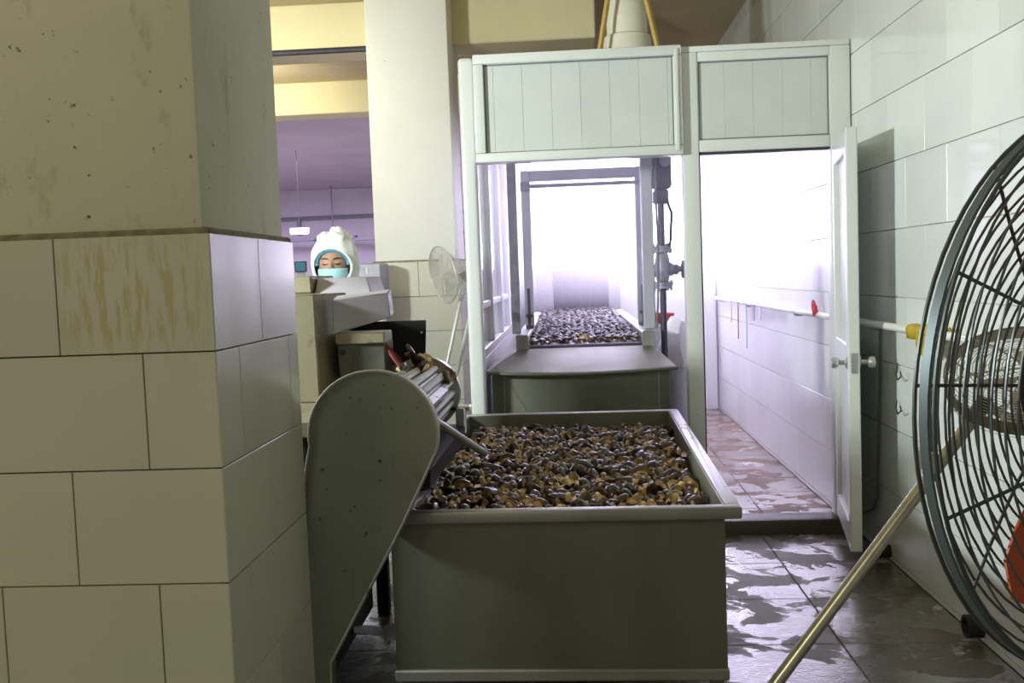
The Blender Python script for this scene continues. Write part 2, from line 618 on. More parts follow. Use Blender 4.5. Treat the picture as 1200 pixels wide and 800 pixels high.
# ------------------------------------------------------------------ the two tiled columns
def column(x0, x1, y0, y1, ztop, label, front_joints, side_joints, plaster, front_rows):
    t = thing('tiled_column', label, 'column', ((x0 + x1) / 2, (y0 + y1) / 2, 0), kind='structure')
    b = MB().box(x0 + .02, x1 - .02, y0 + .02, y1 - .02, ztop - .02, CZ)
    part('shaft', b, plaster, t, bevel=.012, bseg=2)
    part('core', MB().box(x0 + .012, x1 - .012, y0 + .012, y1 - .012, 0, ztop - .004), 'grout', t)
    lip = MB()
    for a, bb in (((x0 + .004, x1 - .004), (y0 + .004, y0 + .02)), ((x0 + .004, x1 - .004), (y1 - .02, y1 - .004))):
        lip.box(a[0], a[1], bb[0], bb[1], ztop - .006, ztop + .012)
    lip.box(x0 + .004, x0 + .02, y0, y1, ztop - .006, ztop + .012)
    lip.box(x1 - .02, x1 - .004, y0, y1, ztop - .006, ztop + .012)
    part('mortar_ledge', lip, 'mortar', t, bevel=.005)
    H = .25
    for r in range(7):
        zt = ztop - r * H
        zb = max(0, zt - H)
        h = zt - zb
        if h < .03:
            continue
        zc = (zt + zb) / 2
        gh = h - .003
        js = [x0] + [j for j in front_joints[r % len(front_joints)]] + [x1]
        for a, bb in zip(js, js[1:]):
            tile_obj('tile', t, ((a + bb) / 2, y0 + .013, zc), (1, 0, 0), (0, 0, 1), (0, -1, 0), bb - a - .0028, gh, .013, 'tile_col', .0012)
            tile_obj('tile', t, ((a + bb) / 2, y1 - .013, zc), (1, 0, 0), (0, 0, 1), (0, 1, 0), bb - a - .0028, gh, .013, 'tile_col', .0025)
        js = [y0] + [j for j in side_joints[r % len(side_joints)]] + [y1]
        for a, bb in zip(js, js[1:]):
            tile_obj('tile', t, (x1 - .013, (a + bb) / 2, zc), (0, 1, 0), (0, 0, 1), (1, 0, 0), bb - a - .0028, gh, .013, 'tile_col', .0012)
            tile_obj('tile', t, (x0 + .013, (a + bb) / 2, zc), (0, 1, 0), (0, 0, 1), (-1, 0, 0), bb - a - .0028, gh, .013, 'tile_col', .0025)
    return t


def jx(px, py, Y):
    return at(px, py, Y=Y).x


def jy(px, py, X):
    return at(px, py, X=X).y


CX = -.745
CY0, CY1 = 2.03, 2.66
column(CX - .63, CX, CY0, CY1, 1.498, 'tall tiled column with dirty plaster top and yellow drip stains on one tile',
       [[jx(66, 350, CY0)], [jx(171, 480, CY0)], [jx(88, 610, CY0)], [jx(6, 740, CY0), jx(190, 740, CY0)]],
       [[jy(305, 340, CX)], [jy(283, 460, CX), jy(340, 440, CX)], [jy(319, 570, CX)], [jy(297, 700, CX), jy(351, 640, CX)]],
       'plaster', None)
column(-1.39, -.765, 7.0, 7.63, 1.507, 'white plastered column with tiled foot behind the small pale fan',
       [[-1.06], [-.93, -1.25], [-1.1], [-.95, -1.27]], [[7.3], [7.2, 7.5]], 'plaster_white', None)

# ------------------------------------------------------------------ booth: front partition
P0, P1 = BY - .05, BY + .04
front = thing('wall_partition', 'white plastic framed booth front with plank panels over its openings', 'partition', (.45, BY, 0), kind='structure')
part('post', MB().box(-.523, -.443, P0, P1, .08, 2.505), 'upvc', front, bevel=.022, bseg=4)
part('post', MB().box(.612, .692, P0, P1, .08, 2.475), 'upvc', front, bevel=.006, bseg=2)
part('post', MB().box(1.352, 1.452, P0, P1, .08, 2.475), 'upvc', front, bevel=.006, bseg=2)
part('gasket', MB().box(.6925, .699, P0 + .012, P1 - .02, .09, 1.972), 'gasket', front)
part('gasket', MB().box(.700, 1.350, P0 + .012, P1 - .02, 1.965, 1.972), 'gasket', front)
# left header sash stands proud of the partition
Q0, Q1 = BY - .09, BY + .03


def sash(x0, x1, z0, z1, q0, q1, fw, fl, ft, fb, joints, yp):
    part('rail', MB().box(x0, x1, q0, q1, z1 - ft, z1), 'upvc', front, bevel=.008, bseg=2)
    part('rail', MB().box(x0, x1, q0, q1, z0, z0 + fb), 'upvc', front, bevel=.008, bseg=2)
    part('stile', MB().box(x0, x0 + fl, q0 + .001, q1 - .001, z0 + fb, z1 - ft), 'upvc', front, bevel=.006, bseg=2)
    part('stile', MB().box(x1 - fw, x1, q0 + .001, q1 - .001, z0 + fb, z1 - ft), 'upvc', front, bevel=.006, bseg=2)
    a0, a1, c0, c1 = x0 + fl, x1 - fw, z0 + fb, z1 - ft
    g = MB()
    e = .006
    g.box(a0, a1, yp - .006, yp + .004, c1 - e, c1).box(a0, a1, yp - .006, yp + .004, c0, c0 + e)
    g.box(a0, a0 + e, yp - .006, yp + .004, c0 + e, c1 - e).box(a1 - e, a1, yp - .006, yp + .004, c0 + e, c1 - e)
    part('glazing_gasket', g, 'hose', front)
    xs = [a0] + joints + [a1]
    for a, b in zip(xs, xs[1:]):
        part('plank', MB().box(a + .0004, b - .0004, yp, yp + .02, c0, c1), 'plank', front, bevel=.0011)
    part('backing', MB().box(a0, a1, yp + .02, yp + .026, c0, c1), 'plank', front)


sash(-.443, .610, 1.963, 2.508, Q0, Q1, .042, .052, .050, .048, [-.343, -.195, -.047, .101, .249, .397, .541], BY - .06)
part('corner_bead', MB().box(.572, .592, Q0 - .012, Q0, 1.98, 2.49), 'upvc', front, bevel=.006, bseg=2)
sash(.692, 1.352, 1.973, 2.475, P0 + .004, P1 - .004, .004, .004, .048, .062, [.828, .974, 1.120, 1.262], BY - .03)
part('head_rail', MB().box(.612, 1.452, P0, P1, 2.475, 2.505), 'upvc', front, bevel=.006, bseg=2)

# booth roof, side wall, end wall
struct('ceiling_booth', MB().box(-.52, WX - .005, P1 + .005, EY + .1, 2.475, 2.50), 'plank', 'white flat roof of the booth carrying the vent duct', 'ceiling', (.45, 7.4, 2.475))
side = thing('wall_booth', 'white framed side of the booth with frosted windows beside the conveyor', 'wall', (-.5, 7.4, 0), kind='structure')
part('sill_panel', MB().box(-.515, -.475, P1 + .01, EY, 0, .92), 'plank', side, bevel=.004)
part('rail', MB().box(-.520, -.470, P1 + .01, EY, .92, .98), 'upvc', side, bevel=.006)
part('rail', MB().box(-.520, -.470, P1 + .01, EY, 2.36, 2.465), 'upvc', side, bevel=.006)
ys = [5.20, 6.10, 7.00, 7.90, 8.80, 9.64]
for yv in ys:
    part('mullion', MB().box(-.525, -.462, yv, yv + .06, .98, 2.36), 'upvc', side, bevel=.006)
for a, b in zip(ys, ys[1:]):
    part('pane', MB().box(-.498, -.492, a + .06, b, .98, 2.36), 'glass', side)
    part('mid_rail', MB().box(-.515, -.475, a + .06, b, 1.20, 1.24), 'upvc', side, bevel=.005)
endw = struct('wall_end', MB().box(-.52, WX, EY, EY + .1, 0, 1.38).box(-.52, WX, EY, EY + .1, 2.38, 2.475).box(-.52, -.40, EY, EY + .1, 1.38, 2.38)
              .box(1.36, WX, EY, EY + .1, 1.38, 2.38), 'plank', 'white end wall of the booth under the bright window', 'wall', (.45, EY, 0))
win = thing('window_1', 'bright daylit window across the end of the steamy booth', 'window', (.48, EY, 1.38), kind='structure')
xs = [-.40, .187, .773, 1.36]
for a in xs:
    a0 = min(max(a - .025, -.40), 1.31)
    part('mullion', MB().box(a0, a0 + .05, EY + .01, EY + .07, 1.43, 2.33), 'upvc', win, bevel=.005)
for zz in (1.38, 2.33):
    part('frame_rail', MB().box(-.40, 1.36, EY + .01, EY + .07, zz, zz + .05), 'upvc', win, bevel=.005)
for a, b in zip(xs, xs[1:]):
    part('pane', MB().box(a + .026, b - .026, EY + .035, EY + .042, 1.43, 2.33), 'pane_lit', win)
part('sill', MB().box(-.42, 1.38, EY - .06, EY + .02, 1.35, 1.38), 'upvc', win, bevel=.005)
corner_post = single('corner_trim', MB().box(1.33, 1.44, EY - .05, EY - .005, 0, 2.36), 'upvc', 'white upright trim in the far corner of the booth corridor', 'trim', (1.38, EY, 0), bevel=.006)
for i, yv in enumerate((6.6, 8.3)):
    t = thing('tube_lamp', ['lit tube lamp under the booth roof above the conveyor', 'lit tube lamp under the booth roof close to the end window'][i], 'lamp', (.9, yv, 2.44))
    part('lamp_body', MB().box(.86, .94, yv - .5, yv + .5, 2.42, 2.474), 'upvc', t, bevel=.004)
    part('tube', MB().tube([(.9, yv - .48, 2.40), (.9, yv + .48, 2.40)], .014, 8), 'lamp_lilac', t)

# pendant lamp in the side aisle (it throws the open door's shadow on the wall)
t = thing('pendant_lamp', 'boxy pendant lamp hanging in the aisle beside the near tiled column', 'lamp', (-2.63, 2.460, 1.9))
part('housing', MB().hexa([(-2.86, 2.340, 1.92), (-2.66, 2.260, 1.92), (-2.58, 2.480, 1.92), (-2.78, 2.560, 1.92), (-2.86, 2.340, 2.12), (-2.66, 2.260, 2.12), (-2.58, 2.480, 2.12), (-2.78, 2.560, 2.12)]), 'upvc', t, bevel=.006)
part('diffuser', MB().hexa([(-2.66, 2.270, 1.93), (-2.645, 2.265, 1.93), (-2.57, 2.475, 1.93), (-2.585, 2.480, 1.93), (-2.66, 2.270, 2.11), (-2.645, 2.265, 2.11), (-2.57, 2.475, 2.11), (-2.585, 2.480, 2.11)]), 'lamp_on', t)
part('rod', MB().tube([(-2.72, 2.410, 2.12), (-2.72, 2.410, CZ)], .01, 8), 'grey_iron', t)

t = thing('added_rear_lamp', 'unseen lamp box added for warm fill light on the near tiled column', 'lamp', (-2.2, -1.4, 2.95))  # unseen lamp fitting, added to go with the warm fill light
part('housing', MB().box(-2.8, -1.6, -1.45, -1.35, 3.0, 3.12), 'upvc', t, bevel=.006)
part('rod', MB().tube([(-2.5, -1.4, 3.12), (-2.5, -1.4, CZ)], .01, 8), 'grey_iron', t)
part('rod', MB().tube([(-1.9, -1.4, 3.12), (-1.9, -1.4, CZ)], .01, 8), 'grey_iron', t)
part('tube', MB().tube([(-2.75, -1.4, 2.98), (-1.65, -1.4, 2.98)], .016, 8), 'lamp_on', t)

# ------------------------------------------------------------------ open door
door = thing('door_1', 'white plastic door with milky pane standing open against the tiled wall', 'door', (1.345, 5.075, .085), kind='structure')
H0 = Vector((1.352, 5.080, 0))
H1 = Vector((1.222, 4.372, 0))
du = (H1 - H0).normalized()
dn = Vector((-du.y, du.x, 0))      # towards the wall side
if dn.x < 0:
    dn = -dn
DW = (H1 - H0).length


def dbox(a0, a1, n0, n1, z0, z1):
    p = lambda a, n, z: H0 + du * a + dn * n + Vector((0, 0, z))
    return MB().hexa([p(a0, n0, z0), p(a1, n0, z0), p(a1, n1, z0), p(a0, n1, z0), p(a0, n0, z1), p(a1, n0, z1), p(a1, n1, z1), p(a0, n1, z1)])


DZ0, DZ1 = .10, 1.972
part('stile', dbox(0, .085, 0, .05, DZ0, DZ1), 'upvc', door, bevel=.005)
part('stile', dbox(DW - .085, DW, 0, .05, DZ0, DZ1), 'upvc', door, bevel=.005)
part('rail', dbox(.085, DW - .085, .001, .049, DZ1 - .10, DZ1), 'upvc', door, bevel=.005)
part('rail', dbox(.085, DW - .085, .001, .049, .92, 1.02), 'upvc', door, bevel=.005)
part('rail', dbox(.085, DW - .085, .001, .049, DZ0, DZ0 + .12), 'upvc', door, bevel=.005)
part('pane', dbox(.085, DW - .085, .022, .028, 1.02, DZ1 - .10), 'door_pane', door)
for k in range(4):
    ww = (DW - .17) / 4
    part('plank', dbox(.085 + k * ww + .001, .085 + (k + 1) * ww - .001, .018, .032, DZ0 + .12, .92), 'plank', door, bevel=.002)
for zz in (.35, 1.1, 1.75):
    part('hinge', dbox(-.012, .012, .045, .062, zz, zz + .10), 'steel_bright', door, bevel=.004)
kc = H0 + du * (DW - .045) + Vector((0, 0, .945))
for sgn, n0 in ((-1, 0), (1, .05)):
    o_ = kc + dn * n0
    kb = MB().lathe([(.028, 0), (.028, .006), (.011, .010), (.011, .035), (.022, .040), (.027, .052), (.024, .066), (.004, .070)], o_, dn * sgn, 16)
    part('knob', kb, 'steel_bright', door)
part('latch_plate', dbox(DW - .001, DW + .003, .012, .038, .90, .99), 'steel_bright', door)

# ------------------------------------------------------------------ wet steel washing tank
TA = Vector((.483, 2.82, 0))       # front right rim corner
td = (Vector((.528, 4.86, 0)) - TA).normalized()
tw = Vector((-td.y, td.x, 0))      # towards the left
TL, TW = 2.05, 1.085
RZ = .695
TB = .20


def tp(a, b, z):                   # a along depth, b across from the right
    return TA + td * a + tw * b + Vector((0, 0, z))


def tbox(a0, a1, b0, b1, z0, z1, mb=None):
    mb = mb or MB()
    return mb.hexa([tp(a0, b1, z0), tp(a0, b0, z0), tp(a1, b0, z0), tp(a1, b1, z0), tp(a0, b1, z1), tp(a0, b0, z1), tp(a1, b0, z1), tp(a1, b1, z1)])


tank = thing('washing_tank', 'long olive steel washing tank full of wet brown mushrooms', 'tank', tp(TL / 2, TW / 2, 0))
fl_ = .045
th = .006
part('front_wall', tbox(fl_, fl_ + th, fl_, TW - fl_, TB, RZ - .004), 'steel', tank)
part('rear_wall', tbox(TL - fl_ - th, TL - fl_, fl_, TW - fl_, TB, RZ - .004), 'steel', tank)
part('side_wall', tbox(fl_ + th, TL - fl_ - th, fl_, fl_ + th, TB, RZ - .004), 'steel', tank)
part('side_wall', tbox(fl_ + th, TL - fl_ - th, TW - fl_ - th, TW - fl_, TB, RZ - .004), 'steel', tank)
part('tank_floor', tbox(fl_ + th, TL - fl_ - th, fl_ + th, TW - fl_ - th, TB, TB + .01), 'steel', tank)
rim = part('front_rim', tbox(0, fl_ - .001, 0, TW, RZ - .036, RZ), 'steel_matt', tank, bevel=.006, bseg=2)
part('rear_rim', tbox(TL - fl_ + .001, TL, 0, TW, RZ - .036, RZ), 'steel_matt', tank, bevel=.006, bseg=2)
part('side_rim', tbox(fl_, TL - fl_, 0, fl_ - .001, RZ - .036, RZ), 'steel_bright', tank, bevel=.006, bseg=2)
part('side_rim', tbox(fl_, TL - fl_, TW - fl_ + .001, TW, RZ - .036, RZ), 'steel_bright', tank, bevel=.006, bseg=2)
part('base_rail', tbox(fl_ - .01, fl_ + .03, fl_ - .004, TW - fl_ + .004, TB - .035, TB), 'steel_matt', tank, bevel=.004)
for a in (fl_ + .01, TL / 2, TL - fl_ - .05):
    for b in (fl_ + .01, TW - fl_ - .05):
        part('leg', tbox(a, a + .04, b, b + .04, 0, TB - .001), 'steel', tank, bevel=.003)
WZ = .605
wat = single('wash_water', tbox(fl_ + th + .001, TL - fl_ - th - .001, fl_ + th + .001, TW - fl_ - th - .001, TB + .012, WZ), 'water',
             'dark brown water filling the steel washing tank', 'water', tp(TL / 2, TW / 2, TB), kind='stuff')


# ------------------------------------------------------------------ mushrooms
def shroom_meshes(seed, rr):
    r = random.Random(seed)
    seg = 12
    cap = MB()
    hgt = rr * r.uniform(.45, .75)
    curl = rr * r.uniform(.05, .25)
    prof = [(0.02 * rr, hgt), (rr * .45, hgt * .9), (rr * .8, hgt * .55), (rr, 0.02 * rr), (rr * .97, -curl), (rr * .82, -curl * .6), (rr * .45, hgt * .12), (rr * .12, hgt * .2)]
    ph = r.uniform(0, 6)
    amp = r.uniform(.10, .26)
    el = r.uniform(.78, 1.0)
    b = len(cap.v)
    for i, (pr, ph_) in enumerate(prof):
        for k in range(seg):
            a = 2 * PI * k / seg
            wob = 1 + amp * math.sin(2 * a + ph) * (pr / rr) + amp * .5 * math.sin(3 * a + ph * 2)
            z = ph_ + rr * amp * 1.2 * math.sin(2 * a + ph * 1.3) * (pr / rr) ** 2
            cap.v.append(Vector((pr * wob * math.cos(a), pr * wob * el * math.sin(a), z)))
    for i in range(len(prof) - 1):
        for k in range(seg):
            l = (k + 1) % seg
            cap.face((i * seg + k, i * seg + l, (i + 1) * seg + l, (i + 1) * seg + k), 0 if i < 4 else 1)
    cap.face(tuple(range(seg - 1, -1, -1)), 0)
    e = (len(prof) - 1) * seg
    cap.face(tuple(e + k for k in range(seg)), 1)
    stem = MB()
    L_ = rr * r.uniform(.35, .95)
    bx, by = r.uniform(-.4, .4) * rr, r.uniform(-.4, .4) * rr
    stem.tube([(0, 0, hgt * .15), (bx * .3, by * .3, -L_ * .4), (bx, by, -L_), (bx * 1.1, by * 1.1, -L_ - rr * .10)], [rr * .34, rr * .26, rr * .27, rr * .14], 8)
    return cap, stem


VAR = []
for i in range(10):
    cp, st = shroom_meshes(100 + i, R.uniform(.025, .038))
    VAR.append((cp, st, cp.mesh('cap', ['shroom_cap', 'shroom_gill'], smooth=50), st.mesh('stem', 'shroom_stem', smooth=50)))
KINDS = {
    'up': ('dark glossy cap up wet mushroom floating in the washing tank', 'cap up mushrooms in the tank'),
    'down': ('tan gills up wet mushroom floating in the washing tank', 'gills up mushrooms in the tank'),
    'side': ('brown wet mushroom lying on its side in the washing tank', 'sideways mushrooms in the tank'),
}


def shroom_rot(r):
    q = r.random()
    if q < .24:
        return 'up', Euler((r.uniform(-.6, .6), r.uniform(-.6, .6), r.uniform(0, 6.28)))
    if q < .62:
        return 'down', Euler((PI + r.uniform(-.7, .7), r.uniform(-.5, .5), r.uniform(0, 6.28)))
    a = r.uniform(0, 6.28)
    return 'side', Euler((PI / 2 + r.uniform(-.5, .5), r.uniform(-.4, .4), a))


def shroom_obj(i, loc, rot, label, group, s=1.):
    t = link('mushroom', None, None, Vector(loc))
    t.empty_display_size = .02
    t.rotation_euler = rot
    t.scale = (s, s, s)
    tag(t, label, 'mushroom', group)
    link('cap', VAR[i][2], t)
    link('stem', VAR[i][3], t)
    return t


def add_to(mb, i, loc, rot, s=1., stem=True):
    m = Matrix.Translation(loc) @ rot.to_matrix().to_4x4() @ Matrix.Scale(s, 4)
    for src, off in ((VAR[i][0], 0), (VAR[i][1], 2)) if stem else ((VAR[i][0], 0),):
        b = len(mb.v)
        mb.v += [m @ p for p in src.v]
        for f, mi in zip(src.f, src.m):
            mb.face(tuple(b + k for k in f), mi + off)


spots = []
stp = .038
a = fl_ + .034
ri = 0
while a < TL - fl_ - .03:
    b = fl_ + .034 + (stp / 2 if ri % 2 else 0)
    while b < TW - fl_ - .03:
        aa, bb = min(max(a + R.uniform(-.016, .016), fl_ + .036), TL - fl_ - .036), min(max(b + R.uniform(-.016, .016), fl_ + .036), TW - fl_ - .036)
        hz = noise.noise(Vector((aa * 5, bb * 5, 0)))
        if not (bb < fl_ + .06 and R.random() < .2):
            spots.append((aa, bb, WZ + .010 + .022 * hz + R.uniform(-.010, .014)))
        b += stp
    a += stp * .9
    ri += 1
vis = [s for s in spots if tp(s[0], s[1], 0).y > 3.10 and tp(s[0], s[1], 0).x > -.50]
vis.sort(key=lambda s: s[0])
own = set(vis[:300])
rest = MB()
for s in spots:
    i = R.randrange(10)
    kind, rot = shroom_rot(R)
    sc_ = R.uniform(.6, 1.2)
    p = tp(*s)
    if s in own:
        lb, gp = KINDS[kind]
        shroom_obj(i, p, rot, lb, gp, sc_)
    else:
        add_to(rest, i, p, rot, sc_)
single('mushroom_mass', rest, ['shroom_cap', 'shroom_gill', 'shroom_stem'], 'mass of wet brown mushrooms filling the back of the washing tank',
       'mushrooms', tp(TL / 2, TW / 2, WZ - .03), kind='stuff', smooth=50)

# ------------------------------------------------------------------ steam conveyor in the booth
cv = thing('steam_conveyor', 'olive steel feed hopper and long dark belt running into the steamy booth', 'conveyor', (.07, 5.6, 0))
hx0, hx1 = -.44, .555
part('hopper_body', MB().hexa([(-.42, 5.26, 0.30), (.535, 5.26, .30), (.535, 5.95, .30), (-.42, 5.95, .30), (-.42, 5.26, .86), (.535, 5.26, .86), (.535, 5.95, .86), (-.42, 5.95, .86)]), 'steel', cv, bevel=.004)
lipp = MB()
fr = [(-.45, 5.20, .872)] + [(-.45 + 1.02 * k / 8, 5.20, .872 - .018 * math.sin(PI * k / 8)) for k in range(1, 8)] + [(.57, 5.20, .872)]
bk = [(.455, 5.56, .965), (-.28, 5.56, .965)]
lipp.prism([Vector(p) for p in fr + bk], (0, .01, -.014))
part('hopper_lip', lipp, 'steel', cv, bevel=.003)
part('lip_edge', MB().tube([Vector(p) + Vector((0, 0, -.004)) for p in fr], .010, 6), 'steel', cv)
part('front_seam', MB().box(-.36, -.354, 5.252, 5.262, .32, .84), 'steel_matt', cv)
part('front_seam', MB().box(.47, .476, 5.252, 5.262, .32, .84), 'steel_matt', cv)
part('gusset', MB().prism([(.475, 5.262, .84), (.475, 5.262, .60), (.25, 5.262, .60)], (0, -.006, 0)), 'steel', cv)
part('gusset', MB().prism([(-.355, 5.262, .84), (-.355, 5.262, .60), (-.20, 5.262, .60)], (0, -.006, 0)), 'steel', cv)
part('hopper_side', MB().prism([(.57, 5.20, .872), (.455, 5.56, .965), (.455, 5.95, .965), (.57, 5.95, .872)], (0, 0, -.012)), 'steel_matt', cv)
part('hopper_side', MB().prism([(-.45, 5.20, .872), (-.28, 5.56, .965), (-.28, 5.95, .965), (-.45, 5.95, .872)], (0, 0, -.012)), 'steel_matt', cv)
part('side_rail', MB().box(-.30, -.228, 5.55, 8.88, .93, 1.045), 'steel_matt', cv, bevel=.006)
part('side_rail', MB().box(.413, .485, 5.55, 8.88, .93, 1.045), 'steel_matt', cv, bevel=.006)
part('belt', MB().hexa([(-.225, 5.58, .935), (.41, 5.58, .935), (.41, 8.88, .995), (-.225, 8.88, .995), (-.225, 5.58, .975), (.41, 5.58, .975), (.41, 8.88, 1.035), (-.225, 8.88, 1.035)]), 'belt', cv, bevel=.018, bseg=3)
part('end_roller', MB().tube([(-.225, 5.59, .950), (.41, 5.59, .950)], .032, 14), 'dark_iron', cv)
for yv in (6.4, 7.7, 9.0):
    for xv in (-.31, .45):
        part('leg', MB().box(xv, xv + .045, yv, yv + .045, 0, .93), 'lilac_steel', cv, bevel=.004)
tn = thing('steam_tunnel', 'steel steam tunnel mouth with grey strip curtain at the end of the belt', 'tunnel', (.1, 9.3, 0))
part('side_cheek', MB().box(-.27, -.13, 8.90, 9.6, .99, 1.42), 'steel_matt', tn, bevel=.006)
part('side_cheek', MB().box(.375, .48, 8.90, 9.6, .99, 1.42), 'steel_matt', tn, bevel=.006)
part('top_plate', MB().box(-.27, .48, 8.90, 9.6, 1.42, 1.45), 'steel_matt', tn, bevel=.006)
for k in range(6):
    xa = -.128 + k * .0835
    part('curtain_strip', MB().box(xa, xa + .083, 8.96 + .006 * (k % 2), 8.965 + .006 * (k % 2), .992, 1.41), 'curtain', tn)
part('foot', MB().box(-.27, .48, 9.05, 9.6, 0, .985), 'steel_matt', tn)

# gantry over the belt
gt = thing('belt_gantry', 'pale steel portal frame spanning the conveyor belt', 'frame', (.09, 6.2, 1.046))
part('upright', MB().box(-.268, -.213, 6.17, 6.24, 1.046, 2.03), 'lilac_steel', gt, bevel=.005)
part('upright', MB().box(.440, .495, 6.17, 6.24, 1.046, 2.03), 'lilac_steel', gt, bevel=.005)
part('crossbeam', MB().box(-.213, .440, 6.18, 6.23, 1.965, 2.03), 'lilac_steel', gt, bevel=.005)
part('roller', MB().tube([(-.25, 6.14, 1.93), (.47, 6.14, 1.93)], .012, 8).lathe([(.03, 0), (.03, .06)], (-.27, 6.14, 1.93), (1, 0, 0), 10), 'grey_iron', gt)
for xv in (-.240, .467):
    part('threaded_rod', MB().tube([(xv, 6.10, 1.047), (xv, 6.10, 1.30)], .010, 8).lathe([(.022, 0), (.022, .02)], (xv, 6.10, 1.05), (0, 0, 1), 6).lathe([(.022, 0), (.022, .02)], (xv, 6.10, 1.12), (0, 0, 1), 6), 'dark_iron', gt)
single('dark_upright', MB().box(-.325, -.275, 5.66, 5.72, 1.046, 2.40), 'grey_iron', 'dark steel upright beside the frosted booth windows', 'post', (-.3, 5.69, 1.046), bevel=.004)
rp = thing('cable_upright', 'lilac grey steel upright with a drooping cable beside the belt', 'post', (.47, 5.75, 1.046))
part('post', MB().box(.440, .505, 5.70, 5.78, 1.046, 2.42), 'lilac_steel', rp, bevel=.006)
part('cable', MB().tube([(.512, 5.70, 2.30), (.525, 5.69, 2.1), (.522, 5.69, 1.8), (.530, 5.69, 1.5), (.520, 5.69, 1.2), (.51, 5.70, 1.05)], .006, 6), 'hose', rp)

# steam pipe with valve and actuator
st_ = thing('steam_pipe', 'dark upright steam pipe with flanged valve and box actuator', 'pipe', (.58, 6.0, 0))
part('riser', MB().tube([(.58, 6.0, 0), (.58, 6.0, 2.45)], .019, 12), 'dark_iron', st_)
vb = MB().lathe([(.02, -.11), (.062, -.11), (.062, -.09), (.035, -.085), (.045, -.04), (.052, 0), (.045, .04), (.035, .085), (.062, .09), (.062, .11), (.02, .11)], (.58, 6, 1.40), (0, 0, 1), 18)
vb.lathe([(.058, .112), (.058, .128), (.02, .128)], (.58, 6, 1.40), (0, 0, 1), 18)
vb.lathe([(.058, -.128), (.058, -.112), (.02, -.112)], (.58, 6, 1.40), (0, 0, 1), 18)
for sg in (-1, 1):
    for k in range(6):
        a = k * PI / 3
        vb.tube([(.58 + .05 * math.cos(a), 6 + .05 * math.sin(a), 1.40 + sg * .080), (.58 + .05 * math.cos(a), 6 + .05 * math.sin(a), 1.40 + sg * .142)], .007, 6)
v_ = part('valve_body', vb, 'grey_iron', st_)
part('bonnet', MB().lathe([(.03, .03), (.042, .05), (.030, .07), (.034, .085), (.018, .10), (.010, .125)], (.58, 5.99, 1.385), (1, -.1, 0), 14), 'grey_iron', st_)
hw = MB().tube([Vector((.700, 5.975, 1.385)) + Vector((0, math.cos(a), math.sin(a))) * .05 for a in [2 * PI * k / 20 for k in range(20)]], .007, 6, True)
for k in range(3):
    a = PI * k / 3
    hw.tube([Vector((.700, 5.975, 1.385)) + Vector((0, math.cos(a), math.sin(a))) * .05 * s for s in (-1, 1)], .005, 6)
part('handwheel', hw, 'grey_iron', st_)
part('elbow', MB().tube([(.58, 6, 1.36), (.53, 6, 1.36), (.505, 6, 1.33), (.505, 6, 1.24)], .018, 8), 'grey_iron', st_)
part('actuator_box', MB().box(.528, .645, 5.95, 6.06, 1.87, 2.16), 'dark_iron', st_, bevel=.02, bseg=3)
part('dial', MB().lathe([(.034, 0), (.034, .03), (.0, .03)], (.606, 5.95, 2.03), (0, -1, 0), 16), 'grey_iron', st_)
part('clamp', MB().box(.535, .625, 5.95, 6.05, 1.78, 1.865), 'dark_iron', st_, bevel=.012)
part('looped_cable', MB().tube([(.612, 5.96, 1.80), (.640, 5.96, 1.72), (.632, 5.96, 1.62), (.63, 5.96, 1.56), (.615, 5.96, 1.52)], .008, 6), 'rubber', st_)
part('cross_pipe', MB().tube([(.60, 6.08, 2.08), (1.32, 6.08, 2.08)], .013, 8), 'dark_iron', st_)

bs = thing('sack_bin', 'white sack liner hung over a grey bin beside the conveyor', 'bin', (.675, 6.22, 0))
part('bin_body', MB().lathe([(.08, 0), (.10, .9)], (.675, 6.22, 0), (0, 0, 1), 20), 'lilac_steel', bs)
sk = MB()
prof = [(.02, 1.09), (.05, 1.06), (.085, .98), (.115, .90), (.125, .80), (.115, .78), (.11, .905), (.02, .91)]
sk.lathe(prof, (.675, 6.22, 0), (0, 0, 1), 20)
sk.v = [Vector((p.x + .01 * math.sin(p.z * 40 + p.y * 30), p.y + .008 * math.sin(p.x * 60), p.z)) for p in sk.v]
part('sack', sk, 'white_bag', bs)
rb = thing('red_basin', 'red plastic basin on a white crate behind the steam pipe', 'basin', (.62, 6.72, 0))
part('basin', MB().lathe([(.09, 1.03), (.105, 1.09), (.098, 1.09), (.085, 1.04), (.0, 1.035)], (.62, 6.72, 0), (0, 0, 1), 20), 'red', rb)
part('stand', MB().box(.53, .71, 6.63, 6.81, 0, 1.028), 'plank', rb, bevel=.01)

# lumps of mushroom on the belt
cl = MB()
yv = 5.66
nb = 0
while yv < 8.85:
    xv = -.20
    while xv < .39:
        i = R.randrange(10)
        k_, rot = shroom_rot(R)
        p = Vector((xv + R.uniform(-.015, .015), yv + R.uniform(-.015, .015), 1.0 + (yv - 5.58) * .018 + R.uniform(-.010, .006)))
        if yv < 5.80:
            if R.random() < .75:
                rot = Euler((R.uniform(-.5, .5), R.uniform(-.5, .5), R.uniform(0, 6.28)))
            shroom_obj(i, p, rot, 'wet brown mushroom on the near end of the conveyor belt', 'mushrooms on the belt end', .8)
        else:
            rot = Euler((R.uniform(-.5, .5), R.uniform(-.5, .5), R.uniform(0, 6.28)))
            add_to(cl, i, p, rot, .8, False)
        xv += .048
    yv += .048
single('belt_mushrooms', cl, ['shroom_soaked_dim', 'shroom_gill', 'shroom_stem'], 'layer of dark wet mushrooms riding the conveyor belt into the steam',
       'mushrooms', (.09, 7.3, .985), kind='stuff', smooth=50)

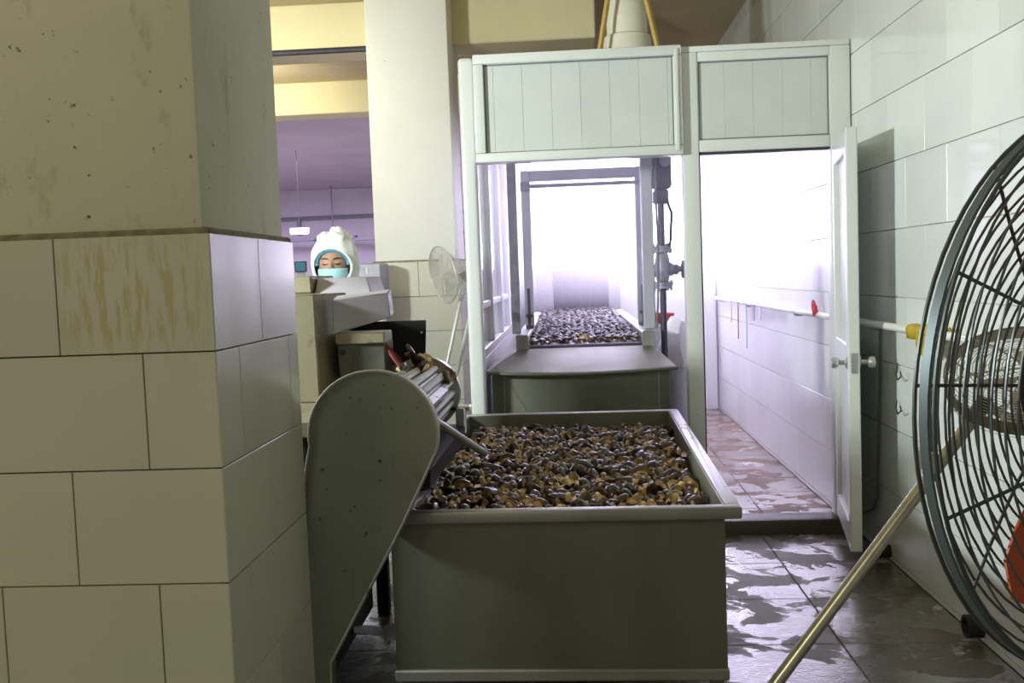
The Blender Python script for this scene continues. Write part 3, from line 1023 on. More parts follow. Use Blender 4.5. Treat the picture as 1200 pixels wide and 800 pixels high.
# ------------------------------------------------------------------ slicer at the tank's left
GY = 2.735
mc = thing('slicing_machine', 'dirty steel mushroom slicer with round belt guard leaning over the tank', 'machine', (-.75, 3.4, 0))
gc = at(437, 511, Y=GY)
gr = (at(513, 508, Y=GY) - gc).length
e2 = at(470, 618, Y=GY)
e3 = at(388, 777, Y=GY)
out = []
for k in range(25):
    a = math.radians(-18 + k * (198 + 8) / 24)
    out.append(Vector((gc.x + gr * math.cos(a), GY, gc.z + gr * math.sin(a))))
out += [Vector((gc.x - gr * 1.08, GY, gc.z - .10)), Vector((gc.x - gr * 1.25, GY, gc.z - .30)), Vector((gc.x - gr * 1.5, GY, gc.z - .62))]
for k in range(9):
    a = math.radians(190 + k * 150 / 8)
    out.append(Vector((-.800 + .085 * math.cos(a), GY, .20 + .085 * math.sin(a))))
out += [Vector((e3.x, GY, e3.z)), Vector(((e2.x + e3.x) / 2, GY, (e2.z + e3.z) / 2)), Vector((e2.x, GY, e2.z)),
        Vector((at(497, 560, Y=GY).x, GY, at(497, 560, Y=GY).z)), Vector((at(509, 533, Y=GY).x, GY, at(509, 533, Y=GY).z))]
gb = part('belt_guard', MB().prism(out, (0, .06, 0)), 'steel_guard', mc, bevel=.004)
part('guard_rim', MB().tube([p + Vector((0, .002, 0)) for p in out], .0045, 6, True), 'steel_matt', gb)
D0, D1 = GY + .065, 3.62
dc = Vector((-.548, 0, .958))
part('drum', MB().tube([(dc.x, D0 + .02, dc.z), (dc.x, D1, dc.z)], .105, 28), 'steel_guard', mc)
for k in range(18):
    a = 2 * PI * k / 18
    ca, sa = math.cos(a), math.sin(a)
    part('drum_slat', MB().tube([(dc.x + .108 * ca, D0 + .02, dc.z + .108 * sa), (dc.x + .108 * ca, D1 - .005, dc.z + .108 * sa)], .0145, 8), 'steel_guard', mc)
part('end_ring', MB().lathe([(.100, 0), (.137, 0), (.137, .035), (.100, .035)], (dc.x, D1, dc.z), (0, 1, 0), 32, close=True), 'steel_bright', mc)
part('end_disc', MB().lathe([(.100, 0), (.100, .01)], (dc.x, D1 + .01, dc.z), (0, 1, 0), 28), 'black_plate', mc)
part('ring_bracket', MB().box(-.43, -.395, D1 - .01, D1 + .045, .80, .90).box(-.455, -.375, D1, D1 + .05, .885, .905), 'steel_bright', mc, bevel=.004)
part('scraper', MB().hexa([(-.445, 2.95, .995), (-.425, 2.95, .985), (-.425, 3.35, .985), (-.445, 3.35, .995), (-.447, 2.95, 1.01), (-.42, 2.95, 1.0), (-.42, 3.35, 1.0), (-.447, 3.35, 1.01)]), 'steel_bright', mc)
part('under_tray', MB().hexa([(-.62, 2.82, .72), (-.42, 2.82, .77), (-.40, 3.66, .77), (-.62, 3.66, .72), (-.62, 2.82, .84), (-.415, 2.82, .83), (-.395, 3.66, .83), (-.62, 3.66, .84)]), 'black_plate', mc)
r0, r1 = at(519, 499, Y=2.98), at(568, 531, Y=3.30)
part('drip_spout', MB().tube([r0 + (r0 - r1) * .3, r0, r1], .0125, 10), 'steel_matt', mc)
# frame under it
part('frame_leg', MB().box(-.83, -.78, 2.83, 2.88, 0, .95), 'black_plate', mc, bevel=.004)
part('frame_leg', MB().box(-.83, -.78, 3.95, 4.0, 0, .95), 'black_plate', mc, bevel=.004)
part('frame_leg', MB().box(-1.30, -1.25, 3.30, 3.35, 0, .95), 'black_plate', mc, bevel=.004)
part('bed', MB().box(-1.30, -.66, 2.82, 4.0, .93, .98), 'steel_rust', mc, bevel=.004)
c0 = at(420, 738, Y=3.0)
part('white_clip', MB().box(c0.x - .014, c0.x + .014, 3.0, 3.01, c0.z - .009, c0.z + .009), 'plank', mc)
part('dark_filler', MB().box(-1.28, -.835, 2.90, 3.90, .05, .925), 'black_plate', mc, bevel=.004)  # black box added to fill the shaded space behind the guard
# body box, hood and hopper above the drum
part('body', MB().hexa([(-.93, 3.25, .98), (-.845, 3.25, .98), (-.77, 3.52, .98), (-.93, 3.52, .98), (-.93, 3.25, 1.345), (-.848, 3.25, 1.345), (-.80, 3.52, 1.345), (-.93, 3.52, 1.345)]), 'steel_rust', mc, bevel=.004)
part('body', MB().box(-1.28, -.935, 3.25, 3.95, .98, 1.345), 'steel_rust', mc, bevel=.006)
ft = [at(372, 326, Y=3.7), at(429, 324, Y=3.7), at(437, 348, Y=3.62), at(367, 350, Y=3.62)]
part('hopper_top', MB().prism(ft, (0, .28, .0)), 'hood_steel_lit', mc, bevel=.004)
part('top_box', MB().box(-1.28, ft[0].x - .005, 3.62, 3.98, 1.346, 1.41), 'steel_rust', mc, bevel=.004)
hd = [at(389, 351, Y=3.30), at(454, 343, Y=3.36), at(458, 372, Y=3.36), at(390, 392, Y=3.30)]
hp = part('hood', MB().prism(hd, (0, .07, .012)), 'hood_steel_lit', mc, bevel=.004)
bx = [at(395, 404, Y=3.32), at(451, 401, Y=3.32), at(452, 440, Y=3.32), at(398, 445, Y=3.32)]
part('knife_box', MB().prism(bx, (0, .16, 0)), 'steel_shaded', mc, bevel=.004)
bx2 = [at(392, 391, Y=3.305), at(450, 389, Y=3.305), at(451, 402, Y=3.305), at(393, 404, Y=3.305)]
part('knife_lip', MB().prism(bx2, (0, .15, 0)), 'steel_rust', mc, bevel=.004)
part('knife_bolt', MB().lathe([(.010, 0), (.010, .008), (0, .008)], at(402, 413, Y=3.32), (0, -1, 0), 10), 'black_plate', mc)
pl = [at(393, 378, Y=3.72), at(499, 375, Y=3.72), at(499, 386, Y=3.72), at(498, 443, Y=3.72), at(393, 445, Y=3.72)]
bpz = part('back_plate', MB().prism(pl, (0, .008, 0)), 'black_plate', mc)
for py in (389.5, 417.5):
    part('rivet', MB().ell(at(494, py, Y=3.718), .0045, .003, .0045, 8, 6), 'upvc', bpz)
rf = MB()
for k in range(7):
    p0 = at(450 + k * 2, 402 + k * 2, Y=3.34 + .03 * k)
    p1 = at(478 + k * 2, 440 + k, Y=3.30 + .03 * k)
    rf.tube([p0, (p0 + p1) / 2 + Vector((0, 0, -.006)), p1], .007, 5)
part('rubber_flap', rf, 'red_rubber', mc)
part('back_chute', MB().box(-.80, -.66, 3.50, 3.70, 1.00, 1.06), 'steel_guard', mc)
# mushrooms about to drop from the drum
for (px, py, yv, s) in ((488, 420, 3.45, 1.0), (500, 425, 3.52, 1.1), (481, 413, 3.55, .9), (493, 433, 3.40, 1.2), (505, 432, 3.55, .9), (471, 434, 3.30, .8), (522, 444, 3.50, 1.0), (527, 437, 3.56, .8), (486, 431, 3.5, 1.1)):
    p = at(px, py, Y=yv)
    p.x += 0
    k_, rot = shroom_rot(R)
    shroom_obj(R.randrange(10), p, Euler((PI / 2 + R.uniform(-.6, .6), R.uniform(-.5, .5), R.uniform(0, 6))), 'sliced brown mushroom lying on top of the slicer drum', 'mushrooms on the slicer drum', s * 1.1)

# ------------------------------------------------------------------ worker
PX, PY = -1.185, 5.0
pe = thing('person', 'worker in white hood and light blue mask looking down behind the slicer', 'person', (PX, PY, 0))
hc = Vector((PX, PY, 1.478))       # head centre
bd = MB()
bd.ell(hc, .084, .096, .110, 20, 14)
bd.ell(hc + Vector((0, -.030, -.055)), .062, .060, .060, 16, 10)
bd.ell(hc + Vector((0, -.098, -.018)), .012, .016, .022, 10, 8)
bd.ell(hc + Vector((0, -.090, .002)), .008, .012, .026, 10, 8)
for s in (-1, 1):
    bd.ell(hc + Vector((s * .084, .008, -.005)), .010, .020, .030, 10, 8)
    bd.ell(hc + Vector((s * .030, -.080, .002)), .017, .012, .011, 10, 8)
bd.tube([hc + Vector((0, .02, -.06)), hc + Vector((0, .03, -.17))], [.052, .056], 14)
bd.tube([(PX, PY + .03, 1.33), (PX, PY + .04, 1.25), (PX, PY + .04, 1.05), (PX, PY + .04, .90)], [.07, .135, .12, .14], 18)
for s in (-1, 1):
    sh, elb, wr = Vector((PX + s * .165, PY + .04, 1.27)), Vector((PX + s * .215, PY + .02, 1.00)), Vector((PX + s * .16, PY - .20, .95))
    bd.tube([Vector((PX + s * .06, PY + .04, 1.29)), sh, elb], [.06, .052, .040], 12)
    bd.tube([elb, wr], [.040, .027], 12)
    bd.ell(wr + Vector((-s * .012, -.05, 0)), .022, .048, .040, 12, 8)
    hd_ = wr + Vector((-s * .012, -.085, 0))
    for k, ln in enumerate((.060, .072, .068, .052)):
        q = hd_ + Vector((0, 0, .027 - k * .018))
        bd.tube([q, q + Vector((-s * .008, -ln * .5, 0)), q + Vector((-s * .03, -ln * .9, -.006))], [.0095, .009, .008], 8)
    q = wr + Vector((-s * .02, -.03, .025))
    bd.tube([q, q + Vector((-s * .03, -.03, .022)), q + Vector((-s * .045, -.062, .022))], [.012, .0105, .009], 8)
    hip, kn, an = Vector((PX + s * .085, PY + .04, .90)), Vector((PX + s * .09, PY + .02, .48)), Vector((PX + s * .09, PY + .05, .08))
    bd.tube([hip, kn, an], [.085, .056, .038], 14)
    bd.ell((PX + s * .095, PY - .02, .04), .042, .115, .04, 14, 8)
body = part('body', bd, 'skin', pe, smooth=60)
rm = body.modifiers.new('skin_join', 'REMESH')
rm.mode = 'VOXEL'
rm.voxel_size = .0065
rm.use_smooth_shade = True
ct = MB()
ct.tube([(PX, PY + .03, 1.345), (PX, PY + .04, 1.305), (PX, PY + .04, 1.25), (PX, PY + .04, 1.05), (PX, PY + .04, .90), (PX, PY + .04, .62)], [.075, .115, .160, .145, .170, .20], 22)
for s in (-1, 1):
    ct.tube([(PX + s * .05, PY + .04, 1.28), (PX + s * .165, PY + .04, 1.275), (PX + s * .215, PY + .02, 1.00), (PX + s * .168, PY - .17, .955)], [.07, .072, .056, .043], 14)
coat = part('coat', ct, 'coat', pe, smooth=60)
tr = MB()
for s in (-1, 1):
    tr.tube([(PX + s * .087, PY + .04, .88), (PX + s * .09, PY + .02, .48), (PX + s * .09, PY + .05, .10)], [.105, .078, .065], 14)
part('trousers', tr, 'trousers', pe, smooth=60)
bt = MB()
for s in (-1, 1):
    bt.ell((PX + s * .095, PY - .02, .046), .052, .128, .046, 14, 8).tube([(PX + s * .092, PY + .05, .04), (PX + s * .09, PY + .05, .24)], [.058, .062], 12)
part('boots', bt, 'coat', pe, smooth=60)
# hood: shell round the head with an oval opening for the face, gathered crown
hdm = MB()
SEG, RNG = 40, 26
grid = {}
for i in range(RNG + 1):
    th_ = PI * i / RNG
    for k in range(SEG):
        a = 2 * PI * k / SEG
        d = Vector((math.sin(th_) * math.cos(a), math.sin(th_) * math.sin(a), math.cos(th_)))
        rad = Vector((d.x * .126, d.y * .124, d.z * (.150 if d.z > 0 else .19)))
        pl_ = 1 + .035 * math.sin(7 * a + 3 * th_) * max(0, d.z + .2) + .03 * noise.noise(d * 6)
        grid[i, k] = len(hdm.v)
        hdm.v.append(hc + Vector((0, .012, .008)) + rad * pl_)
for i in range(RNG):
    for k in range(SEG):
        l = (k + 1) % SEG
        q = [hdm.v[grid[i, k]], hdm.v[grid[i + 1, k]], hdm.v[grid[i + 1, l]], hdm.v[grid[i, l]]]
        cc = sum(q, Vector()) / 4 - hc
        if cc.y < -.02 and (cc.x / .098) ** 2 + ((cc.z + .018) / .094) ** 2 < 1:
            continue
        hdm.face((grid[i, k], grid[i + 1, k], grid[i + 1, l], grid[i, l]))
hood = part('hood', hdm, 'hood', pe, smooth=50, weld=True)
so = hood.modifiers.new('cloth', 'SOLIDIFY')
so.thickness = .004
cr = MB()
for (ox, oy, oz, rx, ry, rz) in ((.018, 0, .150, .045, .05, .042), (-.045, 0, .118, .045, .055, .045), (.052, .02, .120, .04, .05, .04), (.02, -.03, .125, .05, .04, .04)):
    b0 = len(cr.v)
    cr.ell(hc + Vector((ox, oy, oz)), rx, ry, rz, 18, 12)
    for j in range(b0, len(cr.v)):
        p = cr.v[j]
        cr.v[j] = p + (p - hc).normalized() * .012 * noise.noise(p * 38)
part('hood_crown', cr, 'hood', hood, smooth=60)
hem = []
for k in range(30):
    a = 2 * PI * k / 30
    x_, z_ = .099 * math.cos(a), -.018 + .096 * math.sin(a)
    y_ = -.120 * math.sqrt(max(.05, 1 - (x_ / .126) ** 2 - (z_ / .16) ** 2)) + .012
    hem.append(hc + Vector((x_, y_, z_)))
part('hood_hem', MB().tube(hem, .007, 8, True), 'hood', hood)
arc = []
for k in range(15):
    a = math.radians(-8 + k * 196 / 14)
    x_, z_ = .082 * math.cos(a), .0 + .068 * math.sin(a)
    y_ = -.098 * math.sqrt(max(.1, 1 - (x_ / .098) ** 2 - (z_ / .125) ** 2))
    arc.append(hc + Vector((x_, y_, z_)))
part('inner_cap', MB().tube(arc, .0115, 8), 'blue_cap', pe)
mk = MB()
ms = []
for i in range(7):
    z_ = -.026 - i * .013
    for k in range(15):
        u_ = -1 + 2 * k / 14
        x_ = .078 * u_
        bulge = .118 * math.sqrt(max(.05, 1 - (u_ * .86) ** 2)) * (1.0 - .02 * abs(i - 2))
        ms.append(hc + Vector((x_, -bulge + .004 + (.003 if i in (2, 4) else 0), z_)))
mk.v = ms
for i in range(6):
    for k in range(14):
        mk.face((i * 15 + k, i * 15 + k + 1, (i + 1) * 15 + k + 1, (i + 1) * 15 + k))
mko = part('face_mask', mk, 'mask', pe, smooth=60)
so = mko.modifiers.new('cloth', 'SOLIDIFY')
so.thickness = .003
for s in (-1, 1):
    e = [hc + Vector((s * (.014 + .034 * k / 5), -.0935 + .008 * (k / 5) ** 2, -.002 - .003 * math.sin(PI * k / 5))) for k in range(6)]
    part('eye', MB().tube(e, [.001, .0028, .0034, .0034, .0028, .001], 6), 'hair', pe)
    e = [hc + Vector((s * (.012 + .042 * k / 5), -.0955 + .012 * (k / 5) ** 2, .020 + .006 * math.sin(PI * k / 6))) for k in range(6)]
    part('eyebrow', MB().tube(e, [.002, .0036, .0036, .003, .0025, .001], 6), 'hair', pe)

# things behind the worker
c0, c1 = at(417, 309, Y=6.6), at(437, 340, Y=6.6)
gb_ = thing('electric_box', 'grey electric cabinet standing behind the hooded worker', 'cabinet', ((c0.x + c1.x) / 2, 6.7, 0))
part('cabinet', MB().box(c0.x, c1.x + .06, 6.6, 6.9, 0, c0.z), 'grey_iron', gb_, bevel=.008)
part('label_plate', MB().box(c1.x - .04, c1.x - .03, 6.594, 6.60, c0.z - .07, c0.z - .03), 'upvc', gb_)
c0 = at(352, 310, Y=9.0)
nb_ = thing('notice_frame', 'small dark framed blue notice on the hall post', 'notice', (c0.x, 9, 0))
part('post', MB().box(c0.x - .03, c0.x + .03, 9.0, 9.05, 0, c0.z), 'plank', nb_)
part('frame', MB().box(c0.x - .05, c0.x + .06, 8.98, 9.0, c0.z - .07, c0.z + .03), 'dark_iron', nb_)
part('sheet', MB().box(c0.x - .04, c0.x + .05, 8.975, 8.98, c0.z - .06, c0.z + .02), 'blue_cap', nb_)


# ------------------------------------------------------------------ fans
def dish(mb, c, n, R0, depth, rings, r_in, wr, spokes, sr, ph=0., flat=.35):
    """one half of a wire fan guard: rings and spokes on a dished surface; n points outward"""
    n = Vector(n).normalized()
    u = Vector((0, 0, 1)).cross(n).normalized()
    v = n.cross(u)
    c = Vector(c)

    def pt(r, a):
        t = min(1, (R0 - r) / (R0 * flat))
        h = depth * math.sin(t * PI / 2)
        return c + (u * math.cos(a) + v * math.sin(a)) * r + n * h
    for i in range(rings):
        r = R0 - (R0 - r_in) * i / (rings - 1)
        mb.tube([pt(r, 2 * PI * k / 56) for k in range(56)], wr, 4, True)
    for s in range(spokes):
        a = ph + 2 * PI * s / spokes
        mb.tube([pt(R0 - (R0 - r_in * .5) * k / 12, a) - n * wr * 1.6 for k in range(13)], sr, 5)
    return u, v, n, pt


def blades(mb, c, n, r0, r1, cnt, wid, pitch, a0=-.35):
    n = Vector(n).normalized()
    u = Vector((0, 0, 1)).cross(n).normalized()
    v = n.cross(u)
    c = Vector(c)
    for b in range(cnt):
        a = 2 * PI * b / cnt + a0
        rd = u * math.cos(a) + v * math.sin(a)
        tg = n.cross(rd)
        prev = None
        st = len(mb.v)
        NR, NW = 7, 5
        for off in (.0018, -.0018):
            for i in range(NR):
                f = i / (NR - 1)
                r = r0 + (r1 - r0) * f
                ww = wid * (.55 + .9 * f - .55 * f ** 4)
                if i == NR - 1:
                    ww *= .6
                for k in range(NW):
                    g = k / (NW - 1) - .5
                    mb.v.append(c + rd * r + tg * (g * ww + .04 * f) + n * (pitch * g * ww * (1 - .4 * f) + .01 * (1 - 4 * g * g) + off))
        for lay in range(2):
            o_ = st + lay * NR * NW
            for i in range(NR - 1):
                for k in range(NW - 1):
                    mb.face((o_ + i * NW + k, o_ + i * NW + k + 1, o_ + (i + 1) * NW + k + 1, o_ + (i + 1) * NW + k))
        edge = [i * NW for i in range(NR)] + [(NR - 1) * NW + k for k in range(1, NW)] + [i * NW + NW - 1 for i in range(NR - 2, -1, -1)] + [k for k in range(NW - 2, 0, -1)]
        for i in range(len(edge)):
            j = (i + 1) % len(edge)
            mb.face((st + edge[i], st + edge[j], st + NR * NW + edge[j], st + NR * NW + edge[i]))


FC = Vector((.74, 1.35, 1.20))
ph = math.radians(30)
fn = Vector((-math.sin(ph), math.cos(ph), 0))     # blows towards the booth
bf = thing('floor_fan', 'large dark wire cage fan with orange blades beside the white tiled wall', 'fan', (FC.x, FC.y, 0))
FR = .38
u_ = Vector((0, 0, 1)).cross(fn).normalized()
v_ = fn.cross(u_)
rg = lambda r, h, n=72: [FC + (u_ * math.cos(2 * PI * k / n) + v_ * math.sin(2 * PI * k / n)) * r + fn * h for k in range(n)]
g1 = MB()
dish(g1, FC + fn * .014, fn, FR, .055, 18, .07, .0017, 8, .0024, .10, .9)
part('front_guard', g1, 'fan_wire', bf, smooth=60)
g2 = MB()
dish(g2, FC - fn * .014, -fn, FR, .055, 18, .07, .0017, 8, .0024, .32, .9)
part('rear_guard', g2, 'fan_wire', bf, smooth=60)
part('rim_band', MB().lathe([(FR - .001, -.006), (FR + .003, -.006), (FR + .003, .006), (FR - .001, .006)], FC, fn, 72, close=True), 'fan_band', bf, smooth=60)
part('rim_wire', MB().tube(rg(FR + .001, .014), .0028, 6, True), 'fan_wire', bf)
part('rim_wire', MB().tube(rg(FR + .001, -.014), .0028, 6, True), 'fan_wire', bf)
fb = MB()
blades(fb, FC + fn * .01, fn, .05, .315, 3, .11, .55, math.radians(-64))
part('blades', fb, 'fan_blade', bf, smooth=50)
part('hub', MB().lathe([(.0, .06), (.03, .055), (.055, .03), (.06, -.02), (.0, -.02)], FC, fn, 24), 'fan_blade', bf)
part('motor', MB().lathe([(.0, -.26), (.06, -.25), (.085, -.22), (.09, -.12), (.075, -.095), (.0, -.095)], FC, fn, 28), 'fan_band', bf)
part('badge', MB().lathe([(.0, .115), (.06, .112), (.07, .104), (.0, .104)], FC, fn, 24), 'fan_band', bf)
sp = FC - fn * .18
part('pole', MB().tube([(sp.x, sp.y, .03), (sp.x, sp.y, FC.z - .07)], .02, 12), 'fan_leg', bf)
part('base', MB().lathe([(.0, 0), (.22, 0), (.22, .02), (.06, .045), (.0, .045)], (sp.x, sp.y, 0), (0, 0, 1), 32), 'fan_band', bf)
cp = at(1093, 543, Y=1.17)
part('rim_clip', MB().box(cp.x - .006, cp.x + .006, cp.y - .006, cp.y + .04, cp.z - .012, cp.z + .012), 'fan_leg', bf, bevel=.002)

# tripod fan with fine mesh guard behind it
HC = at(1205, 440, Y=2.06)
tf = thing('tripod_fan', 'small fine mesh guard fan tilted up on a slanting steel tripod', 'fan', (HC.x, HC.y, 0))
fn2 = Vector((-.22, -.50, .84)).normalized()
g = MB()
dish(g, HC + fn2 * .005, fn2, .158, .018, 22, .03, .0009, 6, .0022, .2, .6)
part('mesh_guard', g, 'fan_white', tf, smooth=60)
g = MB()
dish(g, HC - fn2 * .03, -fn2, .158, .03, 8, .03, .0010, 6, .0022, .5, .6)
part('rear_guard', g, 'fan_white', tf, smooth=60)
part('rim_band', MB().lathe([(.157, -.022), (.160, -.022), (.160, .008), (.157, .008)], HC, fn2, 48, close=True), 'fan_leg', tf, smooth=60)
g = MB()
blades(g, HC - fn2 * .02, fn2, .02, .085, 4, .04, .4)
part('blades', g, 'fan_white', tf, smooth=50)
part('motor', MB().lathe([(.0, -.13), (.026, -.125), (.030, -.06), (.0, -.06)], HC, fn2, 20), 'fan_leg', tf)
apex = HC - fn2 * .12
p1 = at(1146, 482, Y=2.06)
p2 = at(908, 802, Y=1.98)
dirn = (p2 - p1).normalized()
foot = p1 + dirn * ((p1.z - .012) / -dirn.z)
part('leg', MB().tube([p1 - dirn * .02, foot], .0135, 12), 'fan_leg', tf)
part('leg_clamp', MB().tube([p1 - dirn * .03, p1 + dirn * .03], .0165, 12), 'dark_iron', tf)
part('leg', MB().tube([apex, (1.30, 1.72, .012)], .0135, 12), 'fan_leg', tf)
part('leg', MB().tube([apex, (1.38, 2.45, .012)], .0135, 12), 'fan_leg', tf)
part('yoke', MB().tube([p1 - dirn * .02, apex + Vector((0, 0, -.02)), apex], .011, 8), 'fan_leg', tf)

# small pale fan behind the booth corner
SC = at(519, 322, Y=6.45)
sf = thing('stand_fan', 'small pale cone guard fan on a stand in front of the far column', 'fan', (SC.x, SC.y, 0))
fn3 = Vector((-.80, -.52, -.16)).normalized()
g = MB()
SR = .19
dish(g, SC, fn3, SR, .012, 18, .03, .0015, 6, .003, .2, .9)
part('front_guard', g, 'fan_white', sf, smooth=60)
g = MB()
u3 = Vector((0, 0, 1)).cross(fn3).normalized()
v3 = fn3.cross(u3)
for i in range(16):
    f = i / 15
    r = SR - (SR - .07) * f
    g.tube([SC + (u3 * math.cos(2 * PI * k / 40) + v3 * math.sin(2 * PI * k / 40)) * r - fn3 * (.13 * f) for k in range(40)], .0011, 4, True)
for s in range(9):
    a = 2 * PI * s / 9
    d = u3 * math.cos(a) + v3 * math.sin(a)
    g.tube([SC + d * SR, SC + d * .07 - fn3 * .13], .003, 5)
part('cone_guard', g, 'fan_white', sf, smooth=60)
part('rim', MB().tube([SC + (u3 * math.cos(2 * PI * k / 48) + v3 * math.sin(2 * PI * k / 48)) * SR for k in range(48)], .006, 6, True), 'fan_white', sf)
part('motor', MB().lathe([(.0, -.27), (.05, -.26), (.06, -.14), (.0, -.12)], SC, fn3, 20), 'fan_white', sf)
g = MB()
blades(g, SC - fn3 * .05, fn3, .03, .14, 3, .08, .5)
part('blades', g, 'cream_plastic', sf, smooth=50)
mt = SC - fn3 * .20
lg = at(527, 418, Y=6.45)
dd = Vector((lg.x - mt.x, 0, lg.z - mt.z))
f1 = at(540, 350, Y=6.45)
f2 = at(524, 425, Y=6.45)
sl = (f2 - f1)
foot = f1 + sl * ((f1.z - .02) / -sl.z)
part('pole', MB().tube([mt, f1, foot], .014, 8), 'fan_white', sf)
f1 = at(552, 365, Y=6.5)
f2 = at(538, 425, Y=6.5)
sl = (f2 - f1)
foot2 = f1 + sl * ((f1.z - .02) / -sl.z)
part('leg', MB().tube([mt + Vector((0, 0, -.05)), f1, foot2], .014, 8), 'fan_white', sf)
part('leg', MB().tube([mt + Vector((0, 0, -.05)), (mt.x + .05, mt.y + .35, .02)], .014, 8), 'fan_white', sf)

# ------------------------------------------------------------------ rail pipe and small things on the right wall
rl = thing('rail_pipe', 'long white pipe rail running along the right tiled wall', 'pipe', (1.405, 6, 1.10))
part('pipe', MB().tube([(1.405, 2.2, 1.10), (1.405, 5.0, 1.10), (1.405, 9.45, 1.10)], .017, 10), 'pvc', rl)
for yv in (2.9, 4.66, 6.2, 7.8, 9.2):
    part('bracket', MB().tube([(WX, yv, 1.075), (1.42, yv, 1.075), (1.405, yv, 1.085)], .009, 6), 'grey_iron', rl)

gl = MB()
NYG = 14
for i in range(NYG):
    for k in range(9):
        a = PI * (k / 8)
        yv = 3.75 + .33 * i / (NYG - 1)
        r = .031 + .010 * noise.noise(Vector((i * .5, k * .4, 0)))
        drop = -.03 - .10 * max(0, 1 - abs(i - 3) / 2.5) if k in (0,) else (-.01 - .05 * max(0, 1 - abs(i - 9) / 4) if k == 8 else 0)
        gl.v.append(Vector((1.405 - r * math.cos(a), yv + .012 * noise.noise(Vector((i, k, 3))), 1.10 + r * math.sin(a) + drop)))
for i in range(NYG - 1):
    for k in range(8):
        gl.face((i * 9 + k, i * 9 + k + 1, (i + 1) * 9 + k + 1, (i + 1) * 9 + k))
gv = single('rubber_glove', gl, 'yellow', 'yellow rubber glove draped over the white pipe rail', 'glove', (1.405, 3.93, 1.10), smooth=60)
so = gv.modifiers.new('rubber', 'SOLIDIFY')
so.thickness = .006
for yo in (3.87, 3.90, 3.935):
    f = part('finger', MB().tube([(1.375, yo, 1.10), (1.372, yo + .005, 1.06), (1.376, yo + .008, 1.015)], [.011, .010, .007], 8), 'yellow', gv)
cg = single('red_clip', MB().tube([(1.39, 5.60, 1.10), (1.385, 5.62, 1.15), (1.39, 5.66, 1.175)], [.018, .016, .010], 8).tube([(1.385, 5.60, 1.115), (1.38, 5.55, 1.15)], [.012, .008], 6),
            'red', 'red plastic clip on the pipe rail inside the booth', 'clip', (1.39, 5.62, 1.10))
for j, (px, z1, m_, lb, wd) in enumerate(((866, .80, 'red_rubber', 'long dark red strap hanging from the pipe rail in the booth', .02), (858, .92, 'grey_iron', 'short grey strap hanging beside the red strap in the booth', .02),
                                          (884, .98, 'grey_iron', 'grey cloth tag hung on the pipe rail in the booth', .06), (892, 1.0, 'lilac_steel', 'pale grey rag hung on the pipe rail in the booth', .05),
                                          (876, .75, 'hose', 'thin cord hanging from the pipe rail in the booth', .006))):
    yv = at(px, 355, X=1.39).y
    single('hanging_strap', MB().prism([(1.383, yv - wd, 1.10), (1.383, yv + wd, 1.10), (1.386, yv + wd * .8 + .03, z1), (1.386, yv - wd * .8 + .03, z1)], (-.004, 0, 0)), m_, lb, 'strap', (1.384, yv, 1.1))
hs = [at(1031, 380, X=1.447), at(1031, 450, X=1.447), at(1029, 520, X=1.447), at(1028, 580, X=1.447), at(1024, 596, X=1.447), at(1012, 602, X=1.44)]
single('wall_hose', MB().tube(hs, .006, 6), 'hose', 'thin grey hose hanging down the wall beside the open door', 'hose', hs[0])
for py, lb in ((438, 'bent wire hook on the tiles just below the pipe rail'), (478, 'lower bent wire hook on the tiles beside the tripod leg')):
    q = [at(1051, py - 9, X=1.444), at(1050, py, X=1.43), at(1052, py + 7, X=1.42), at(1056, py + 3, X=1.42), at(1055, py - 3, X=1.42)]
    single('wire_hook', MB().tube(q, .0035, 6), 'dark_iron', lb, 'hook', q[0])
for (px, py, r, lb) in ((1146, 738, .042, 'round black drain pipe mouth low in the tiled wall'), (1040, 650, .03, 'smaller black drain pipe mouth behind the open door')):
    q = at(px, py, X=1.447)
    q.z = max(q.z, r + .012)
    t = thing('drain_pipe', lb, 'pipe', (1.447, q.y, q.z))
    part('sleeve', MB().lathe([(r * .72, -.01), (r, -.01), (r, .05), (r * .72, .05)], (1.452, q.y, q.z), (-1, 0, 0), 20, close=True), 'rubber', t)
    part('plug', MB().lathe([(r * .715, 0), (r * .715, .015)], (1.452, q.y, q.z), (-1, 0, 0), 20), 'black_plate', t)

# ------------------------------------------------------------------ on the booth roof
dk = thing('vent_duct', 'cream round vent duct rising from the booth roof', 'duct', (.42, 6.2, 2.5))
DX, DY = at(735, 50, Y=6.2).x, 6.2
dk.location = (DX, DY, 2.5)
part('pipe', MB().tube([(DX, DY, 2.501), (DX, DY, 2.93)], .125, 28), 'cream_plastic', dk)
part('collar', MB().lathe([(.127, 0), (.148, .0), (.150, .03), (.143, .10), (.127, .11)], (DX, DY, 2.72), (0, 0, 1), 28, close=True), 'cream_plastic', dk)
part('taper', MB().lathe([(.125, .0), (.118, .06), (.10, .20), (.10, .50)], (DX, DY, 2.93), (0, 0, 1), 28), 'cream_plastic', dk)
for sx, px in ((-1, 704), (1, 770)):
    a = at(px, 52, Y=6.02)
    b = at(718 if sx < 0 else 748, -40, Y=6.02)
    e = a + (a - b) * ((a.z - 2.501) / (b.z - a.z))
    single('timber_brace', MB().tube([e, b + (b - a) * .6], .016, 4), 'wood',
           'slanting yellow timber brace on the ' + ('column side of the vent duct' if sx < 0 else 'tiled wall side of the vent duct'), 'brace', e)
single('roof_plank', MB().box(-.45, .30, 6.9, 7.0, 2.501, 2.80), 'card', 'brown board standing on edge on the booth roof', 'board', (0, 6.95, 2.5), bevel=.004)
